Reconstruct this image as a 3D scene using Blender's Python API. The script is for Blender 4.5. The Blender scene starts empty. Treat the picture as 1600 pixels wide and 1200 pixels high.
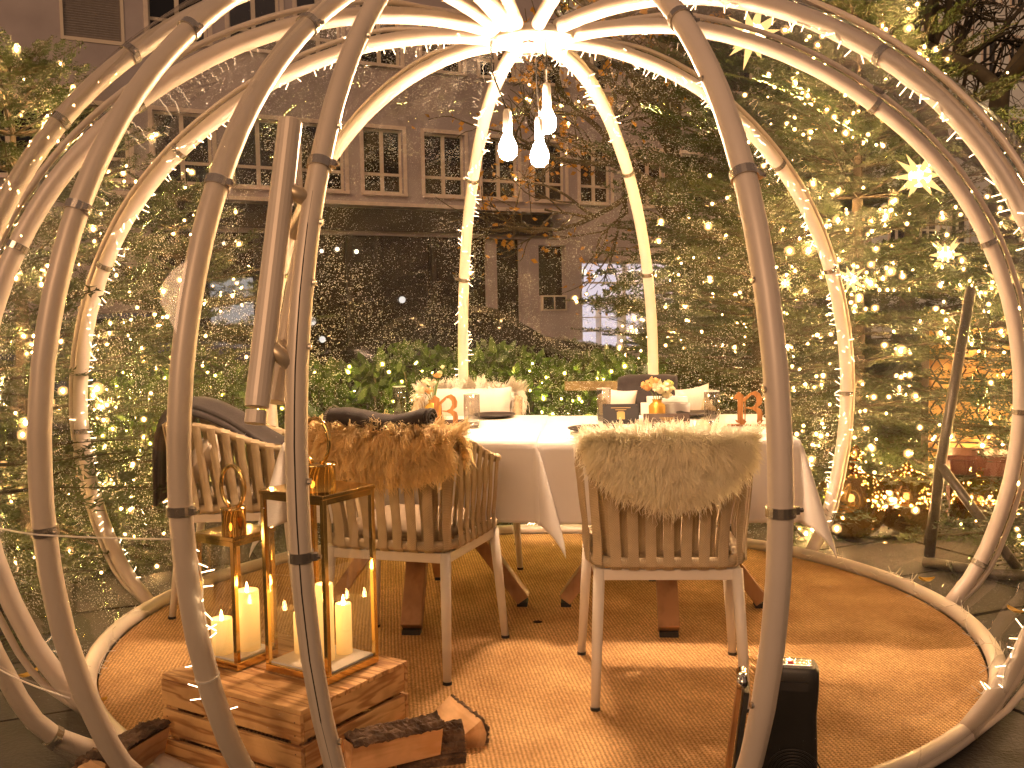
import bpy, math, random
import numpy as np
from mathutils import Vector, Matrix, Euler

R_ = math.radians
SC = bpy.context.scene
COL = SC.collection
rng = np.random.default_rng(7)
random.seed(7)

# ------------------------------------------------------------------ camera
cam_d = bpy.data.cameras.new('camera')
cam = bpy.data.objects.new('camera', cam_d)
COL.objects.link(cam)
cam_d.sensor_width = 36.0
cam_d.lens = 36.0 * 1576.1 / 1600.0
cam_d.clip_start = 0.05
cam_d.clip_end = 400
CAM_H = 1.32
cam.matrix_world = (Matrix.Translation((0, 0, CAM_H)) @ Matrix.Rotation(math.pi / 2 - 0.0686, 4, 'X')
                    @ Matrix.Rotation(-0.018, 4, 'Z'))
SC.camera = cam

# ------------------------------------------------------------------ world, sun, exposure
W = bpy.data.worlds.new('World')
SC.world = W
W.use_nodes = True
nt = W.node_tree
nt.nodes.clear()
sky = nt.nodes.new('ShaderNodeTexSky')
sky.sky_type = 'NISHITA'
sky.sun_disc = False
sky.sun_elevation = R_(2.0)
sky.sun_rotation = R_(200)
hsv = nt.nodes.new('ShaderNodeMixRGB')
hsv.blend_type = 'MIX'
hsv.inputs[0].default_value = 0.75
hsv.inputs[2].default_value = (2.6, 1.5, 0.98, 1)
bg = nt.nodes.new('ShaderNodeBackground')
bg.inputs['Strength'].default_value = 0.05
wo = nt.nodes.new('ShaderNodeOutputWorld')
nt.links.new(sky.outputs[0], hsv.inputs[1])
nt.links.new(hsv.outputs[0], bg.inputs[0])
nt.links.new(bg.outputs[0], wo.inputs[0])

sun_d = bpy.data.lights.new('sun', 'SUN')
sun_d.energy = 0.66
sun_d.angle = R_(25)
sun_d.color = (1.0, 0.57, 0.31)
sun = bpy.data.objects.new('sun', sun_d)
COL.objects.link(sun)
sun.rotation_euler = (R_(62), 0, R_(-20))

SC.view_settings.view_transform = 'Standard'
SC.view_settings.look = 'None'
SC.view_settings.exposure = 1.12
SC.view_settings.gamma = 1.0
SC.view_settings.use_curve_mapping = False
SC.render.engine = 'CYCLES'
cy = SC.cycles
cy.use_denoising = True
try:
    cy.denoiser = 'OPENIMAGEDENOISE'
    cy.denoising_input_passes = 'RGB_ALBEDO_NORMAL'
except Exception:
    pass
cy.max_bounces = 8
cy.diffuse_bounces = 3
cy.glossy_bounces = 4
cy.transmission_bounces = 6
cy.transparent_max_bounces = 40
cy.caustics_reflective = False
cy.caustics_refractive = False
cy.sample_clamp_indirect = 4.0
cy.use_light_tree = True

# ------------------------------------------------------------------ materials
def node_mat(name):
    m = bpy.data.materials.new(name)
    m.use_nodes = True
    return m, m.node_tree, m.node_tree.nodes['Principled BSDF']

def mat(name, col, rough=0.6, metal=0.0, spec=0.5, var=0.0, scale=8.0, bump=0.0, bscale=60.0, trans=0.0, sheen=0.0, stretch=None):
    m, t, b = node_mat(name)
    b.inputs['Roughness'].default_value = rough
    b.inputs['Metallic'].default_value = metal
    b.inputs['Specular IOR Level'].default_value = spec
    b.inputs['Base Color'].default_value = (*col, 1)
    if sheen:
        b.inputs['Sheen Weight'].default_value = sheen
    N, L = t.nodes, t.links
    tc = N.new('ShaderNodeTexCoord')
    vec = tc.outputs['Object']
    if stretch:
        mp = N.new('ShaderNodeMapping')
        mp.inputs['Scale'].default_value = stretch
        L.new(vec, mp.inputs[0])
        vec = mp.outputs[0]
    if var:
        n = N.new('ShaderNodeTexNoise')
        n.inputs['Scale'].default_value = scale
        n.inputs['Detail'].default_value = 6
        L.new(vec, n.inputs['Vector'])
        r = N.new('ShaderNodeValToRGB')
        lo = [max(0, c * (1 - var)) for c in col]
        hi = [min(1, c * (1 + var)) for c in col]
        r.color_ramp.elements[0].position = 0.3
        r.color_ramp.elements[1].position = 0.7
        r.color_ramp.elements[0].color = (*lo, 1)
        r.color_ramp.elements[1].color = (*hi, 1)
        L.new(n.outputs[0], r.inputs[0])
        L.new(r.outputs[0], b.inputs['Base Color'])
    if bump:
        n2 = N.new('ShaderNodeTexNoise')
        n2.inputs['Scale'].default_value = bscale
        n2.inputs['Detail'].default_value = 4
        L.new(vec, n2.inputs['Vector'])
        bp = N.new('ShaderNodeBump')
        bp.inputs['Strength'].default_value = bump
        bp.inputs['Distance'].default_value = 0.01
        L.new(n2.outputs[0], bp.inputs['Height'])
        L.new(bp.outputs[0], b.inputs['Normal'])
    if trans:
        tr = N.new('ShaderNodeBsdfTranslucent')
        mx = N.new('ShaderNodeMixShader')
        mx.inputs[0].default_value = trans
        tr.inputs[0].default_value = (*[min(1, c * 1.3) for c in col], 1)
        out = N['Material Output']
        L.new(b.outputs[0], mx.inputs[1])
        L.new(tr.outputs[0], mx.inputs[2])
        L.new(mx.outputs[0], out.inputs[0])
    return m

def emit(name, col, strength, sampling=True):
    m = bpy.data.materials.new(name)
    m.use_nodes = True
    t = m.node_tree
    t.nodes.clear()
    e = t.nodes.new('ShaderNodeEmission')
    e.inputs[0].default_value = (*col, 1)
    e.inputs[1].default_value = strength
    o = t.nodes.new('ShaderNodeOutputMaterial')
    t.links.new(e.outputs[0], o.inputs[0])
    if not sampling:
        m.cycles.emission_sampling = 'NONE'
    return m

def thin_glass(name, tint=(1, 1, 1), refl=0.06, rough=0.02, edge=0.6, bump=0.0, bscale=4.0, drops=0.0, drop_scale=70.0, streak=0.0):
    """thin clear sheet: see-through with a fresnel-like sheen, optional water drops lying on it"""
    m = bpy.data.materials.new(name)
    m.use_nodes = True
    t = m.node_tree
    N, L = t.nodes, t.links
    N.clear()
    o = N.new('ShaderNodeOutputMaterial')
    tr = N.new('ShaderNodeBsdfTransparent')
    tr.inputs[0].default_value = (*tint, 1)
    gl = N.new('ShaderNodeBsdfGlossy')
    gl.inputs['Roughness'].default_value = rough
    lw = N.new('ShaderNodeLayerWeight')
    lw.inputs[0].default_value = 0.35
    mr = N.new('ShaderNodeMapRange')
    mr.inputs[1].default_value = 0.0
    mr.inputs[2].default_value = 1.0
    mr.inputs[3].default_value = refl
    mr.inputs[4].default_value = edge
    pw = N.new('ShaderNodeMath')
    pw.operation = 'POWER'
    pw.inputs[1].default_value = 2.5
    L.new(lw.outputs['Facing'], pw.inputs[0])
    L.new(pw.outputs[0], mr.inputs[0])
    mx = N.new('ShaderNodeMixShader')
    L.new(mr.outputs[0], mx.inputs[0])
    L.new(tr.outputs[0], mx.inputs[1])
    L.new(gl.outputs[0], mx.inputs[2])
    last = mx
    tc = N.new('ShaderNodeTexCoord')
    if bump:
        n = N.new('ShaderNodeTexNoise')
        n.inputs['Scale'].default_value = bscale
        n.inputs['Detail'].default_value = 2
        n.inputs['Distortion'].default_value = 0.6
        L.new(tc.outputs['Object'], n.inputs['Vector'])
        b = N.new('ShaderNodeBump')
        b.inputs['Strength'].default_value = bump
        b.inputs['Distance'].default_value = 0.05
        L.new(n.outputs[0], b.inputs['Height'])
        L.new(b.outputs[0], gl.inputs['Normal'])
        L.new(b.outputs[0], lw.inputs['Normal'])
    if drops:
        v = N.new('ShaderNodeTexVoronoi')
        v.inputs['Scale'].default_value = drop_scale
        L.new(tc.outputs['Object'], v.inputs['Vector'])
        sep = N.new('ShaderNodeSeparateColor')
        L.new(v.outputs['Color'], sep.inputs[0])
        big = N.new('ShaderNodeTexNoise')
        big.inputs['Scale'].default_value = 2.2
        big.inputs['Detail'].default_value = 5
        big.inputs['Distortion'].default_value = 1.2
        L.new(tc.outputs['Object'], big.inputs['Vector'])
        bm = N.new('ShaderNodeMapRange')
        bm.inputs[1].default_value = 0.40
        bm.inputs[2].default_value = 0.56
        bm.inputs[3].default_value = drops * 0.4
        bm.inputs[4].default_value = drops
        L.new(big.outputs[0], bm.inputs[0])
        # radius of the drop in its cell
        sz = N.new('ShaderNodeMath')
        sz.operation = 'MULTIPLY'
        L.new(sep.outputs[0], sz.inputs[0])
        L.new(bm.outputs[0], sz.inputs[1])
        lt = N.new('ShaderNodeMath')
        lt.operation = 'LESS_THAN'
        L.new(v.outputs['Distance'], lt.inputs[0])
        L.new(sz.outputs[0], lt.inputs[1])
        df = N.new('ShaderNodeBsdfGlossy')
        df.inputs[0].default_value = (0.95, 0.95, 0.95, 1)
        df.inputs['Roughness'].default_value = 0.30
        geo = N.new('ShaderNodeNewGeometry')
        sb = N.new('ShaderNodeVectorMath'); sb.operation = 'SUBTRACT'; sb.inputs[1].default_value = (.5, .5, .5)
        L.new(v.outputs['Color'], sb.inputs[0])
        sc_ = N.new('ShaderNodeVectorMath'); sc_.operation = 'SCALE'; sc_.inputs['Scale'].default_value = 1.7
        L.new(sb.outputs[0], sc_.inputs[0])
        an = N.new('ShaderNodeVectorMath')
        L.new(geo.outputs['Normal'], an.inputs[0]); L.new(sc_.outputs[0], an.inputs[1])
        nn = N.new('ShaderNodeVectorMath'); nn.operation = 'NORMALIZE'
        L.new(an.outputs[0], nn.inputs[0]); L.new(nn.outputs[0], df.inputs['Normal'])
        tl = N.new('ShaderNodeBsdfTranslucent')
        tl.inputs[0].default_value = (0.85, 0.85, 0.85, 1)
        md = N.new('ShaderNodeMixShader')
        md.inputs[0].default_value = 0.38
        L.new(df.outputs[0], md.inputs[1])
        L.new(tl.outputs[0], md.inputs[2])
        # a faint even mist under the drops
        ad = N.new('ShaderNodeMapRange')
        ad.inputs[1].default_value = 0.0
        ad.inputs[2].default_value = 1.0
        ad.inputs[3].default_value = streak
        ad.inputs[4].default_value = 0.8
        L.new(lt.outputs[0], ad.inputs[0])
        mm = N.new('ShaderNodeMixShader')
        L.new(ad.outputs[0], mm.inputs[0])
        L.new(last.outputs[0], mm.inputs[1])
        L.new(md.outputs[0], mm.inputs[2])
        last = mm
    L.new(last.outputs[0], o.inputs[0])
    return m

def rug_mat():
    m, t, b = node_mat('sisal_weave')
    N, L = t.nodes, t.links
    b.inputs['Roughness'].default_value = 0.9
    b.inputs['Specular IOR Level'].default_value = 0.1
    tc = N.new('ShaderNodeTexCoord')
    sp = N.new('ShaderNodeSeparateXYZ')
    mp = N.new('ShaderNodeMapping')
    mp.inputs['Rotation'].default_value = (0, 0, R_(-7))
    L.new(tc.outputs['Object'], mp.inputs[0])
    nz = N.new('ShaderNodeTexNoise')
    nz.inputs['Scale'].default_value = 30
    L.new(mp.outputs[0], nz.inputs['Vector'])
    ma = N.new('ShaderNodeVectorMath')
    ma.operation = 'SCALE'
    ma.inputs['Scale'].default_value = 0.006
    L.new(nz.outputs['Color'], ma.inputs[0])
    av = N.new('ShaderNodeVectorMath')
    L.new(mp.outputs[0], av.inputs[0])
    L.new(ma.outputs[0], av.inputs[1])
    L.new(av.outputs[0], sp.inputs[0])
    def wave(sock, period, add=None):
        k = N.new('ShaderNodeMath'); k.operation = 'MULTIPLY'; k.inputs[1].default_value = 2 * math.pi / period
        L.new(sock, k.inputs[0])
        last = k.outputs[0]
        if add is not None:
            a = N.new('ShaderNodeMath'); a.operation = 'ADD'
            L.new(last, a.inputs[0]); L.new(add, a.inputs[1]); last = a.outputs[0]
        s = N.new('ShaderNodeMath'); s.operation = 'SINE'
        L.new(last, s.inputs[0])
        return s.outputs[0]
    w1 = wave(sp.outputs[0], 0.0135)
    st = N.new('ShaderNodeMath'); st.operation = 'MULTIPLY'; st.inputs[1].default_value = 1.3
    L.new(w1, st.inputs[0])
    w2 = wave(sp.outputs[1], 0.0125, st.outputs[0])
    mul = N.new('ShaderNodeMath'); mul.operation = 'ADD'
    L.new(w1, mul.inputs[0]); L.new(w2, mul.inputs[1])
    mr = N.new('ShaderNodeMapRange')
    mr.inputs[1].default_value = -2; mr.inputs[2].default_value = 1.6
    L.new(mul.outputs[0], mr.inputs[0])
    big = N.new('ShaderNodeTexNoise'); big.inputs['Scale'].default_value = 3.0; big.inputs['Detail'].default_value = 8
    L.new(tc.outputs['Object'], big.inputs['Vector'])
    fine = N.new('ShaderNodeTexNoise'); fine.inputs['Scale'].default_value = 120; fine.inputs['Detail'].default_value = 3
    L.new(tc.outputs['Object'], fine.inputs['Vector'])
    r1 = N.new('ShaderNodeValToRGB')
    r1.color_ramp.elements[0].color = (0.40, 0.235, 0.10, 1)
    r1.color_ramp.elements[1].color = (0.86, 0.57, 0.275, 1)
    r1.color_ramp.elements[0].position = 0.15
    r1.color_ramp.elements[1].position = 0.8
    L.new(mr.outputs[0], r1.inputs[0])
    r2 = N.new('ShaderNodeValToRGB')
    r2.color_ramp.elements[0].color = (0.66, 0.60, 0.54, 1)
    r2.color_ramp.elements[1].color = (1.1, 1.1, 1.1, 1)
    r2.color_ramp.elements[0].position = 0.3
    r2.color_ramp.elements[1].position = 0.65
    L.new(big.outputs[0], r2.inputs[0])
    mx = N.new('ShaderNodeMixRGB'); mx.blend_type = 'MULTIPLY'; mx.inputs[0].default_value = 1
    L.new(r1.outputs[0], mx.inputs[1]); L.new(r2.outputs[0], mx.inputs[2])
    r3 = N.new('ShaderNodeValToRGB')
    r3.color_ramp.elements[0].color = (0.72, 0.7, 0.68, 1)
    r3.color_ramp.elements[1].color = (1.15, 1.15, 1.15, 1)
    r3.color_ramp.elements[0].position = 0.35
    r3.color_ramp.elements[1].position = 0.65
    L.new(fine.outputs[0], r3.inputs[0])
    mx2 = N.new('ShaderNodeMixRGB'); mx2.blend_type = 'MULTIPLY'; mx2.inputs[0].default_value = 1
    L.new(mx.outputs[0], mx2.inputs[1]); L.new(r3.outputs[0], mx2.inputs[2])
    L.new(mx2.outputs[0], b.inputs['Base Color'])
    bp = N.new('ShaderNodeBump'); bp.inputs['Strength'].default_value = 0.9; bp.inputs['Distance'].default_value = 0.004
    L.new(mr.outputs[0], bp.inputs['Height'])
    bp2 = N.new('ShaderNodeBump'); bp2.inputs['Strength'].default_value = 0.5; bp2.inputs['Distance'].default_value = 0.02
    L.new(big.outputs[0], bp2.inputs['Height']); L.new(bp2.outputs[0], bp.inputs['Normal'])
    L.new(bp.outputs[0], b.inputs['Normal'])
    return m

def wood_mat(name, light, dark, scale=1.0, ax='X', freq=55):
    m, t, b = node_mat(name)
    N, L = t.nodes, t.links
    b.inputs['Roughness'].default_value = 0.55
    tc = N.new('ShaderNodeTexCoord')
    oi = N.new('ShaderNodeObjectInfo')
    cmb = N.new('ShaderNodeVectorMath'); cmb.operation = 'SCALE'; cmb.inputs['Scale'].default_value = 1.0
    mulr = N.new('ShaderNodeMath'); mulr.operation = 'MULTIPLY'; mulr.inputs[1].default_value = 37.0
    L.new(oi.outputs['Random'], mulr.inputs[0])
    comb = N.new('ShaderNodeCombineXYZ')
    for i in range(3): L.new(mulr.outputs[0], comb.inputs[i])
    add = N.new('ShaderNodeVectorMath')
    L.new(tc.outputs['Object'], add.inputs[0]); L.new(comb.outputs[0], add.inputs[1])
    mp = N.new('ShaderNodeMapping')
    s = [7, 7, 7]
    s['XYZ'.index(ax)] = 0.9
    mp.inputs['Scale'].default_value = [v * scale for v in s]
    L.new(add.outputs[0], mp.inputs[0])
    n = N.new('ShaderNodeTexNoise'); n.inputs['Scale'].default_value = 1.3; n.inputs['Detail'].default_value = 3
    L.new(mp.outputs[0], n.inputs['Vector'])
    k = N.new('ShaderNodeMath'); k.operation = 'MULTIPLY'; k.inputs[1].default_value = freq
    L.new(n.outputs[0], k.inputs[0])
    sn = N.new('ShaderNodeMath'); sn.operation = 'SINE'
    L.new(k.outputs[0], sn.inputs[0])
    mr = N.new('ShaderNodeMapRange'); mr.inputs[1].default_value = -1; mr.inputs[2].default_value = 1
    L.new(sn.outputs[0], mr.inputs[0])
    r = N.new('ShaderNodeValToRGB')
    r.color_ramp.elements[0].color = (*dark, 1)
    r.color_ramp.elements[1].color = (*light, 1)
    r.color_ramp.elements[0].position = 0.0
    r.color_ramp.elements[1].position = 0.55
    L.new(mr.outputs[0], r.inputs[0])
    n2 = N.new('ShaderNodeTexNoise'); n2.inputs['Scale'].default_value = 6; n2.inputs['Detail'].default_value = 4
    L.new(add.outputs[0], n2.inputs['Vector'])
    r2 = N.new('ShaderNodeValToRGB')
    r2.color_ramp.elements[0].color = (0.5, 0.42, 0.36, 1)
    r2.color_ramp.elements[1].color = (1.1, 1.1, 1.1, 1)
    r2.color_ramp.elements[0].position = 0.32
    r2.color_ramp.elements[1].position = 0.55
    L.new(n2.outputs[0], r2.inputs[0])
    mx = N.new('ShaderNodeMixRGB'); mx.blend_type = 'MULTIPLY'; mx.inputs[0].default_value = 0.8
    L.new(r.outputs[0], mx.inputs[1]); L.new(r2.outputs[0], mx.inputs[2])
    L.new(mx.outputs[0], b.inputs['Base Color'])
    bp = N.new('ShaderNodeBump'); bp.inputs['Strength'].default_value = 0.5; bp.inputs['Distance'].default_value = 0.002
    L.new(mr.outputs[0], bp.inputs['Height']); L.new(bp.outputs[0], b.inputs['Normal'])
    return m

def strap_mat():
    m, t, b = node_mat('woven_strap')
    N, L = t.nodes, t.links
    b.inputs['Roughness'].default_value = 0.85
    tc = N.new('ShaderNodeTexCoord')
    w = N.new('ShaderNodeTexChecker'); w.inputs['Scale'].default_value = 260
    L.new(tc.outputs['Object'], w.inputs['Vector'])
    w.inputs['Color1'].default_value = (0.62, 0.50, 0.32, 1)
    w.inputs['Color2'].default_value = (0.50, 0.395, 0.25, 1)
    n = N.new('ShaderNodeTexNoise'); n.inputs['Scale'].default_value = 18
    L.new(tc.outputs['Object'], n.inputs['Vector'])
    mx = N.new('ShaderNodeMixRGB'); mx.blend_type = 'MULTIPLY'; mx.inputs[0].default_value = 0.35
    L.new(w.outputs[0], mx.inputs[1]); L.new(n.outputs[0], mx.inputs[2])
    L.new(mx.outputs[0], b.inputs['Base Color'])
    bp = N.new('ShaderNodeBump'); bp.inputs['Strength'].default_value = 0.4; bp.inputs['Distance'].default_value = 0.001
    L.new(w.outputs['Fac'], bp.inputs['Height']); L.new(bp.outputs[0], b.inputs['Normal'])
    return m

M = {}
M['rib'] = mat('champagne_tube', (0.68, 0.60, 0.52), rough=0.42, metal=0.12, var=0.05, scale=5)
M['doorrib'] = mat('champagne_tube_door', (0.70, 0.61, 0.50), rough=0.40, metal=0.15, var=0.05, scale=5)
M['handle'] = mat('bronze_handle', (0.55, 0.45, 0.30), rough=0.35, metal=0.5)
M['steel'] = mat('steel_clamp', (0.5, 0.46, 0.40), rough=0.25, metal=0.9)
M['dark_rubber'] = mat('dark_rubber', (0.02, 0.018, 0.016), rough=0.7)
M['rug'] = rug_mat()
M['film'] = thin_glass('clear_film', (0.985, 0.98, 0.97), refl=0.06, rough=0.02, edge=0.62, bump=0.09, bscale=3.2, drops=0.085, drop_scale=80, streak=0.002)
M['filmwet'] = thin_glass('wet_film', (0.97, 0.96, 0.94), refl=0.04, rough=0.035, edge=0.45, bump=0.12, bscale=3.2, drops=0.46, drop_scale=128, streak=0.013)
M['print'] = mat('black_print', (0.02, 0.015, 0.01), rough=0.5)
M['cloth'] = mat('white_linen', (0.82, 0.80, 0.77), rough=0.85, var=0.04, scale=4, bump=0.30, bscale=7, trans=0.12)
def add_creases(m, step, strength):
    t = m.node_tree; N, L = t.nodes, t.links; b = N['Principled BSDF']
    tc = N.new('ShaderNodeTexCoord'); sp = N.new('ShaderNodeSeparateXYZ'); L.new(tc.outputs['Object'], sp.inputs[0])
    hs = []
    for i in range(2):
        k = N.new('ShaderNodeMath'); k.operation = 'PINGPONG'; k.inputs[1].default_value = step; L.new(sp.outputs[i], k.inputs[0])
        r = N.new('ShaderNodeMapRange'); r.inputs[1].default_value = 0; r.inputs[2].default_value = .012; r.inputs[3].default_value = 1; r.inputs[4].default_value = 0
        r.interpolation_type = 'SMOOTHSTEP'; L.new(k.outputs[0], r.inputs[0]); hs.append(r)
    a = N.new('ShaderNodeMath'); a.operation = 'MAXIMUM'; L.new(hs[0].outputs[0], a.inputs[0]); L.new(hs[1].outputs[0], a.inputs[1])
    bp = N.new('ShaderNodeBump'); bp.inputs['Strength'].default_value = strength; bp.inputs['Distance'].default_value = .004
    L.new(a.outputs[0], bp.inputs['Height'])
    old = b.inputs['Normal'].links[0].from_socket
    L.new(old, bp.inputs['Normal']); L.new(bp.outputs[0], b.inputs['Normal'])
add_creases(M['cloth'], .26, .7)
M['strap'] = strap_mat()
M['offwhite'] = mat('cream_metal', (0.72, 0.66, 0.58), rough=0.4, var=0.04)
M['cushion'] = mat('cream_cushion', (0.74, 0.66, 0.56), rough=0.9, var=0.06, scale=14, bump=0.25, bscale=140, sheen=0.3)
M['seat'] = mat('taupe_seat', (0.30, 0.235, 0.16), rough=0.9, var=0.1, scale=20, bump=0.2, bscale=160)
M['blanket'] = mat('charcoal_wool', (0.032, 0.025, 0.024), rough=0.95, var=0.25, scale=30, bump=0.3, bscale=220, sheen=0.12)
M['stitch'] = mat('pale_stitch', (0.5, 0.45, 0.38), rough=0.9)
M['furcream'] = mat('cream_wool', (0.97, 0.83, 0.66), rough=0.75, var=0.10, scale=12, trans=0.6)
M['furwhite'] = mat('white_wool', (0.86, 0.80, 0.70), rough=0.75, var=0.08, scale=12, trans=0.25)
M['furbrown'] = mat('ginger_wool', (0.78, 0.61, 0.33), rough=0.7, var=0.35, scale=16, trans=0.5)
M['tableleg'] = wood_mat('brown_oak', (0.40, 0.225, 0.11), (0.35, 0.19, 0.09), 1.0, 'Z', 30)
M['cratewood'] = wood_mat('flamed_pine', (0.66, 0.40, 0.17), (0.38, 0.18, 0.06), 1.5, 'X', 42)
M['ornwood'] = wood_mat('orange_plywood', (0.40, 0.185, 0.055), (0.30, 0.13, 0.035), 1.2, 'Z')
M['brass'] = mat('polished_brass', (0.83, 0.58, 0.22), rough=0.09, metal=1.0, bump=0.03, bscale=8)
M['pane'] = thin_glass('lantern_glass', (0.97, 0.965, 0.95), refl=0.05, rough=0.01, edge=0.7)
M['glass'] = thin_glass('drinking_glass', (0.90, 0.89, 0.87), refl=0.10, rough=0.015, edge=0.95)
M['water'] = thin_glass('glass_base', (0.80, 0.78, 0.75), refl=0.30, rough=0.03, edge=0.9)
M['goldvase'] = mat('gold_glaze', (0.72, 0.42, 0.08), rough=0.25, metal=0.6)
M['black'] = mat('black_plastic', (0.014, 0.013, 0.012), rough=0.32, bump=0.02, bscale=30)
M['blackmatte'] = mat('black_card', (0.02, 0.018, 0.018), rough=0.6)
M['browncard'] = mat('brown_card', (0.045, 0.024, 0.012), rough=0.5, var=0.2, scale=20)
M['goldprint'] = mat('gold_print', (0.7, 0.5, 0.2), rough=0.35, metal=0.7)
M['slate'] = mat('dark_stoneware', (0.035, 0.027, 0.024), rough=0.4)
M['chrome'] = mat('chrome', (0.75, 0.73, 0.7), rough=0.08, metal=1.0)
M['red'] = mat('red_button', (0.5, 0.03, 0.02), rough=0.4)
M['white'] = mat('white_ceramic', (0.82, 0.79, 0.74), rough=0.35)
M['petalw'] = mat('cream_petal', (0.85, 0.76, 0.55), rough=0.7, trans=0.35, var=0.08, scale=40)
M['petalo'] = mat('apricot_petal', (0.80, 0.48, 0.20), rough=0.7, trans=0.35, var=0.15, scale=40)
M['petalg'] = mat('greenish_petal', (0.55, 0.62, 0.25), rough=0.7, trans=0.35)
M['stem'] = mat('green_stem', (0.10, 0.16, 0.04), rough=0.6)
M['bark_log'] = mat('log_bark', (0.12, 0.075, 0.045), rough=0.95, var=0.6, scale=22, bump=1.0, bscale=45)
M['log_wood'] = wood_mat('split_log', (0.74, 0.48, 0.25), (0.62, 0.36, 0.17), 1.2, 'X', 30)
M['bark'] = mat('tree_bark', (0.055, 0.042, 0.028), rough=0.95, var=0.4, scale=9, bump=0.8, bscale=30)
M['barkgrey'] = mat('plane_bark', (0.075, 0.062, 0.038), rough=0.9, var=0.5, scale=3.5, bump=0.5, bscale=14)
M['needle'] = mat('fir_needles', (0.036, 0.056, 0.015), rough=0.5, var=0.5, scale=5, trans=0.15)
M['needlep'] = mat('pale_fir_needles', (0.070, 0.090, 0.034), rough=0.5, var=0.35, scale=6, trans=0.15)
M['laurel'] = mat('laurel_leaf', (0.045, 0.085, 0.014), rough=0.38, var=0.5, scale=7, trans=0.25)
M['goldleaf'] = mat('golden_leaf', (0.46, 0.24, 0.03), rough=0.6, var=0.35, scale=6, trans=0.35)
M['yleaf'] = mat('yellow_leaf', (0.55, 0.33, 0.04), rough=0.6, var=0.3, scale=40, trans=0.2)
M['bulb'] = emit('lamp_bulb', (1.0, 0.63, 0.37), 700)
M['fairy'] = emit('fairy_bulb', (1.0, 0.55, 0.19), 2200)
M['fairyg'] = emit('fairy_bulb_hedge', (1.0, 0.80, 0.14), 600)
def halo_mat(name, col, strength):  # painted glow: see-through emissive shell, fading at its edge like a halo
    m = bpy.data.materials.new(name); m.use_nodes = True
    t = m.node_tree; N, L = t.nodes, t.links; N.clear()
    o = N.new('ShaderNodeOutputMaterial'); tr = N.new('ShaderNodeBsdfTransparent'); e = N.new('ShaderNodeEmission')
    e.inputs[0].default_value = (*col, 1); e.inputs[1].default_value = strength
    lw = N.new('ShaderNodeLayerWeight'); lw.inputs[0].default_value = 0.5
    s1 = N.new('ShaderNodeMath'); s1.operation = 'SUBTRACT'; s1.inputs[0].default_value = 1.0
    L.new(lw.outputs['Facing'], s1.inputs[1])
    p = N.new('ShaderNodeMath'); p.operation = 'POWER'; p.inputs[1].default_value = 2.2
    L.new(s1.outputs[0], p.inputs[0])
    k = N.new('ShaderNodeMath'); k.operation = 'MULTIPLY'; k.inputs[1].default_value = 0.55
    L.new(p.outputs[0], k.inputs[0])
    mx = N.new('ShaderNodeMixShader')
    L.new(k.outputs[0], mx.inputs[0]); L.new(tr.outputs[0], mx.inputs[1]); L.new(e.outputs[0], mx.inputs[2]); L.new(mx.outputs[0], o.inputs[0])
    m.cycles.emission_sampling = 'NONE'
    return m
M['cap'] = halo_mat('glow_halo', (1.0, 0.52, 0.17), 1.9)  # orange halo of glow painted around the fairy bulbs
M['halog'] = halo_mat('glow_halo_hedge', (1.0, 0.78, 0.12), 1.3)
M['stub'] = emit('string_led', (1.0, 0.66, 0.36), 6.5)
M['wire'] = mat('white_wire', (0.75, 0.70, 0.62), rough=0.5)
M['dwire'] = mat('dark_wire', (0.02, 0.025, 0.015), rough=0.6)
M['star'] = emit('paper_star', (1.0, 0.58, 0.20), 1.1)
M['starcore'] = emit('star_core', (1.0, 0.72, 0.38), 5)
M['candle'] = None
M['gold'] = mat('mirror_gold', (0.80, 0.52, 0.18), rough=0.10, metal=1.0)
M['asphalt'] = mat('dark_asphalt', (0.016, 0.014, 0.013), rough=0.85, var=0.4, scale=40, bump=0.5, bscale=160)
M['slab'] = mat('dark_paving', (0.021, 0.018, 0.016), rough=0.75, var=0.35, scale=6, bump=0.35, bscale=90)
M['kerb'] = mat('pale_edging', (0.30, 0.26, 0.21), rough=0.7, var=0.2, scale=10)
M['plaster'] = mat('warm_plaster', (0.385, 0.345, 0.36), rough=0.95, var=0.16, scale=0.9, bump=0.3, bscale=18)
M['plasterg'] = mat('pale_plaster', (0.74, 0.79, 0.80), rough=0.95, var=0.10, scale=1.5)
M['trim'] = mat('stone_trim', (0.66, 0.57, 0.50), rough=0.9, var=0.1)
M['winframe'] = mat('window_frame_paint', (0.62, 0.55, 0.46), rough=0.6)
M['winframew'] = mat('white_window_frame', (0.70, 0.68, 0.64), rough=0.6)
M['winglass'] = mat('dark_window_glass', (0.006, 0.006, 0.008), rough=0.08, spec=0.5)
M['shutter'] = mat('shutter_slat', (0.17, 0.145, 0.13), rough=0.55, var=0.1)
M['shopdark'] = mat('dark_shopfront', (0.012, 0.010, 0.011), rough=0.35, var=0.3, scale=1.5)
M['shoplit'] = None
M['car'] = mat('black_car_paint', (0.012, 0.012, 0.014), rough=0.15, spec=0.6)
M['carglass'] = mat('car_glass', (0.01, 0.011, 0.012), rough=0.05)
M['carblue'] = mat('blue_car_paint', (0.05, 0.06, 0.12), rough=0.2)
M['headlamp'] = mat('lamp_lens', (0.6, 0.6, 0.6), rough=0.1)
M['redpaint'] = mat('red_box', (0.07, 0.010, 0.006), rough=0.5)
M['lattice'] = mat('dark_lattice', (0.035, 0.022, 0.015), rough=0.7)
M['greypole'] = mat('dark_grey_pole', (0.10, 0.088, 0.070), rough=0.4, metal=0.5)
M['rail'] = mat('weathered_rail', (0.30, 0.22, 0.12), rough=0.9, var=0.3, scale=20)

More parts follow.
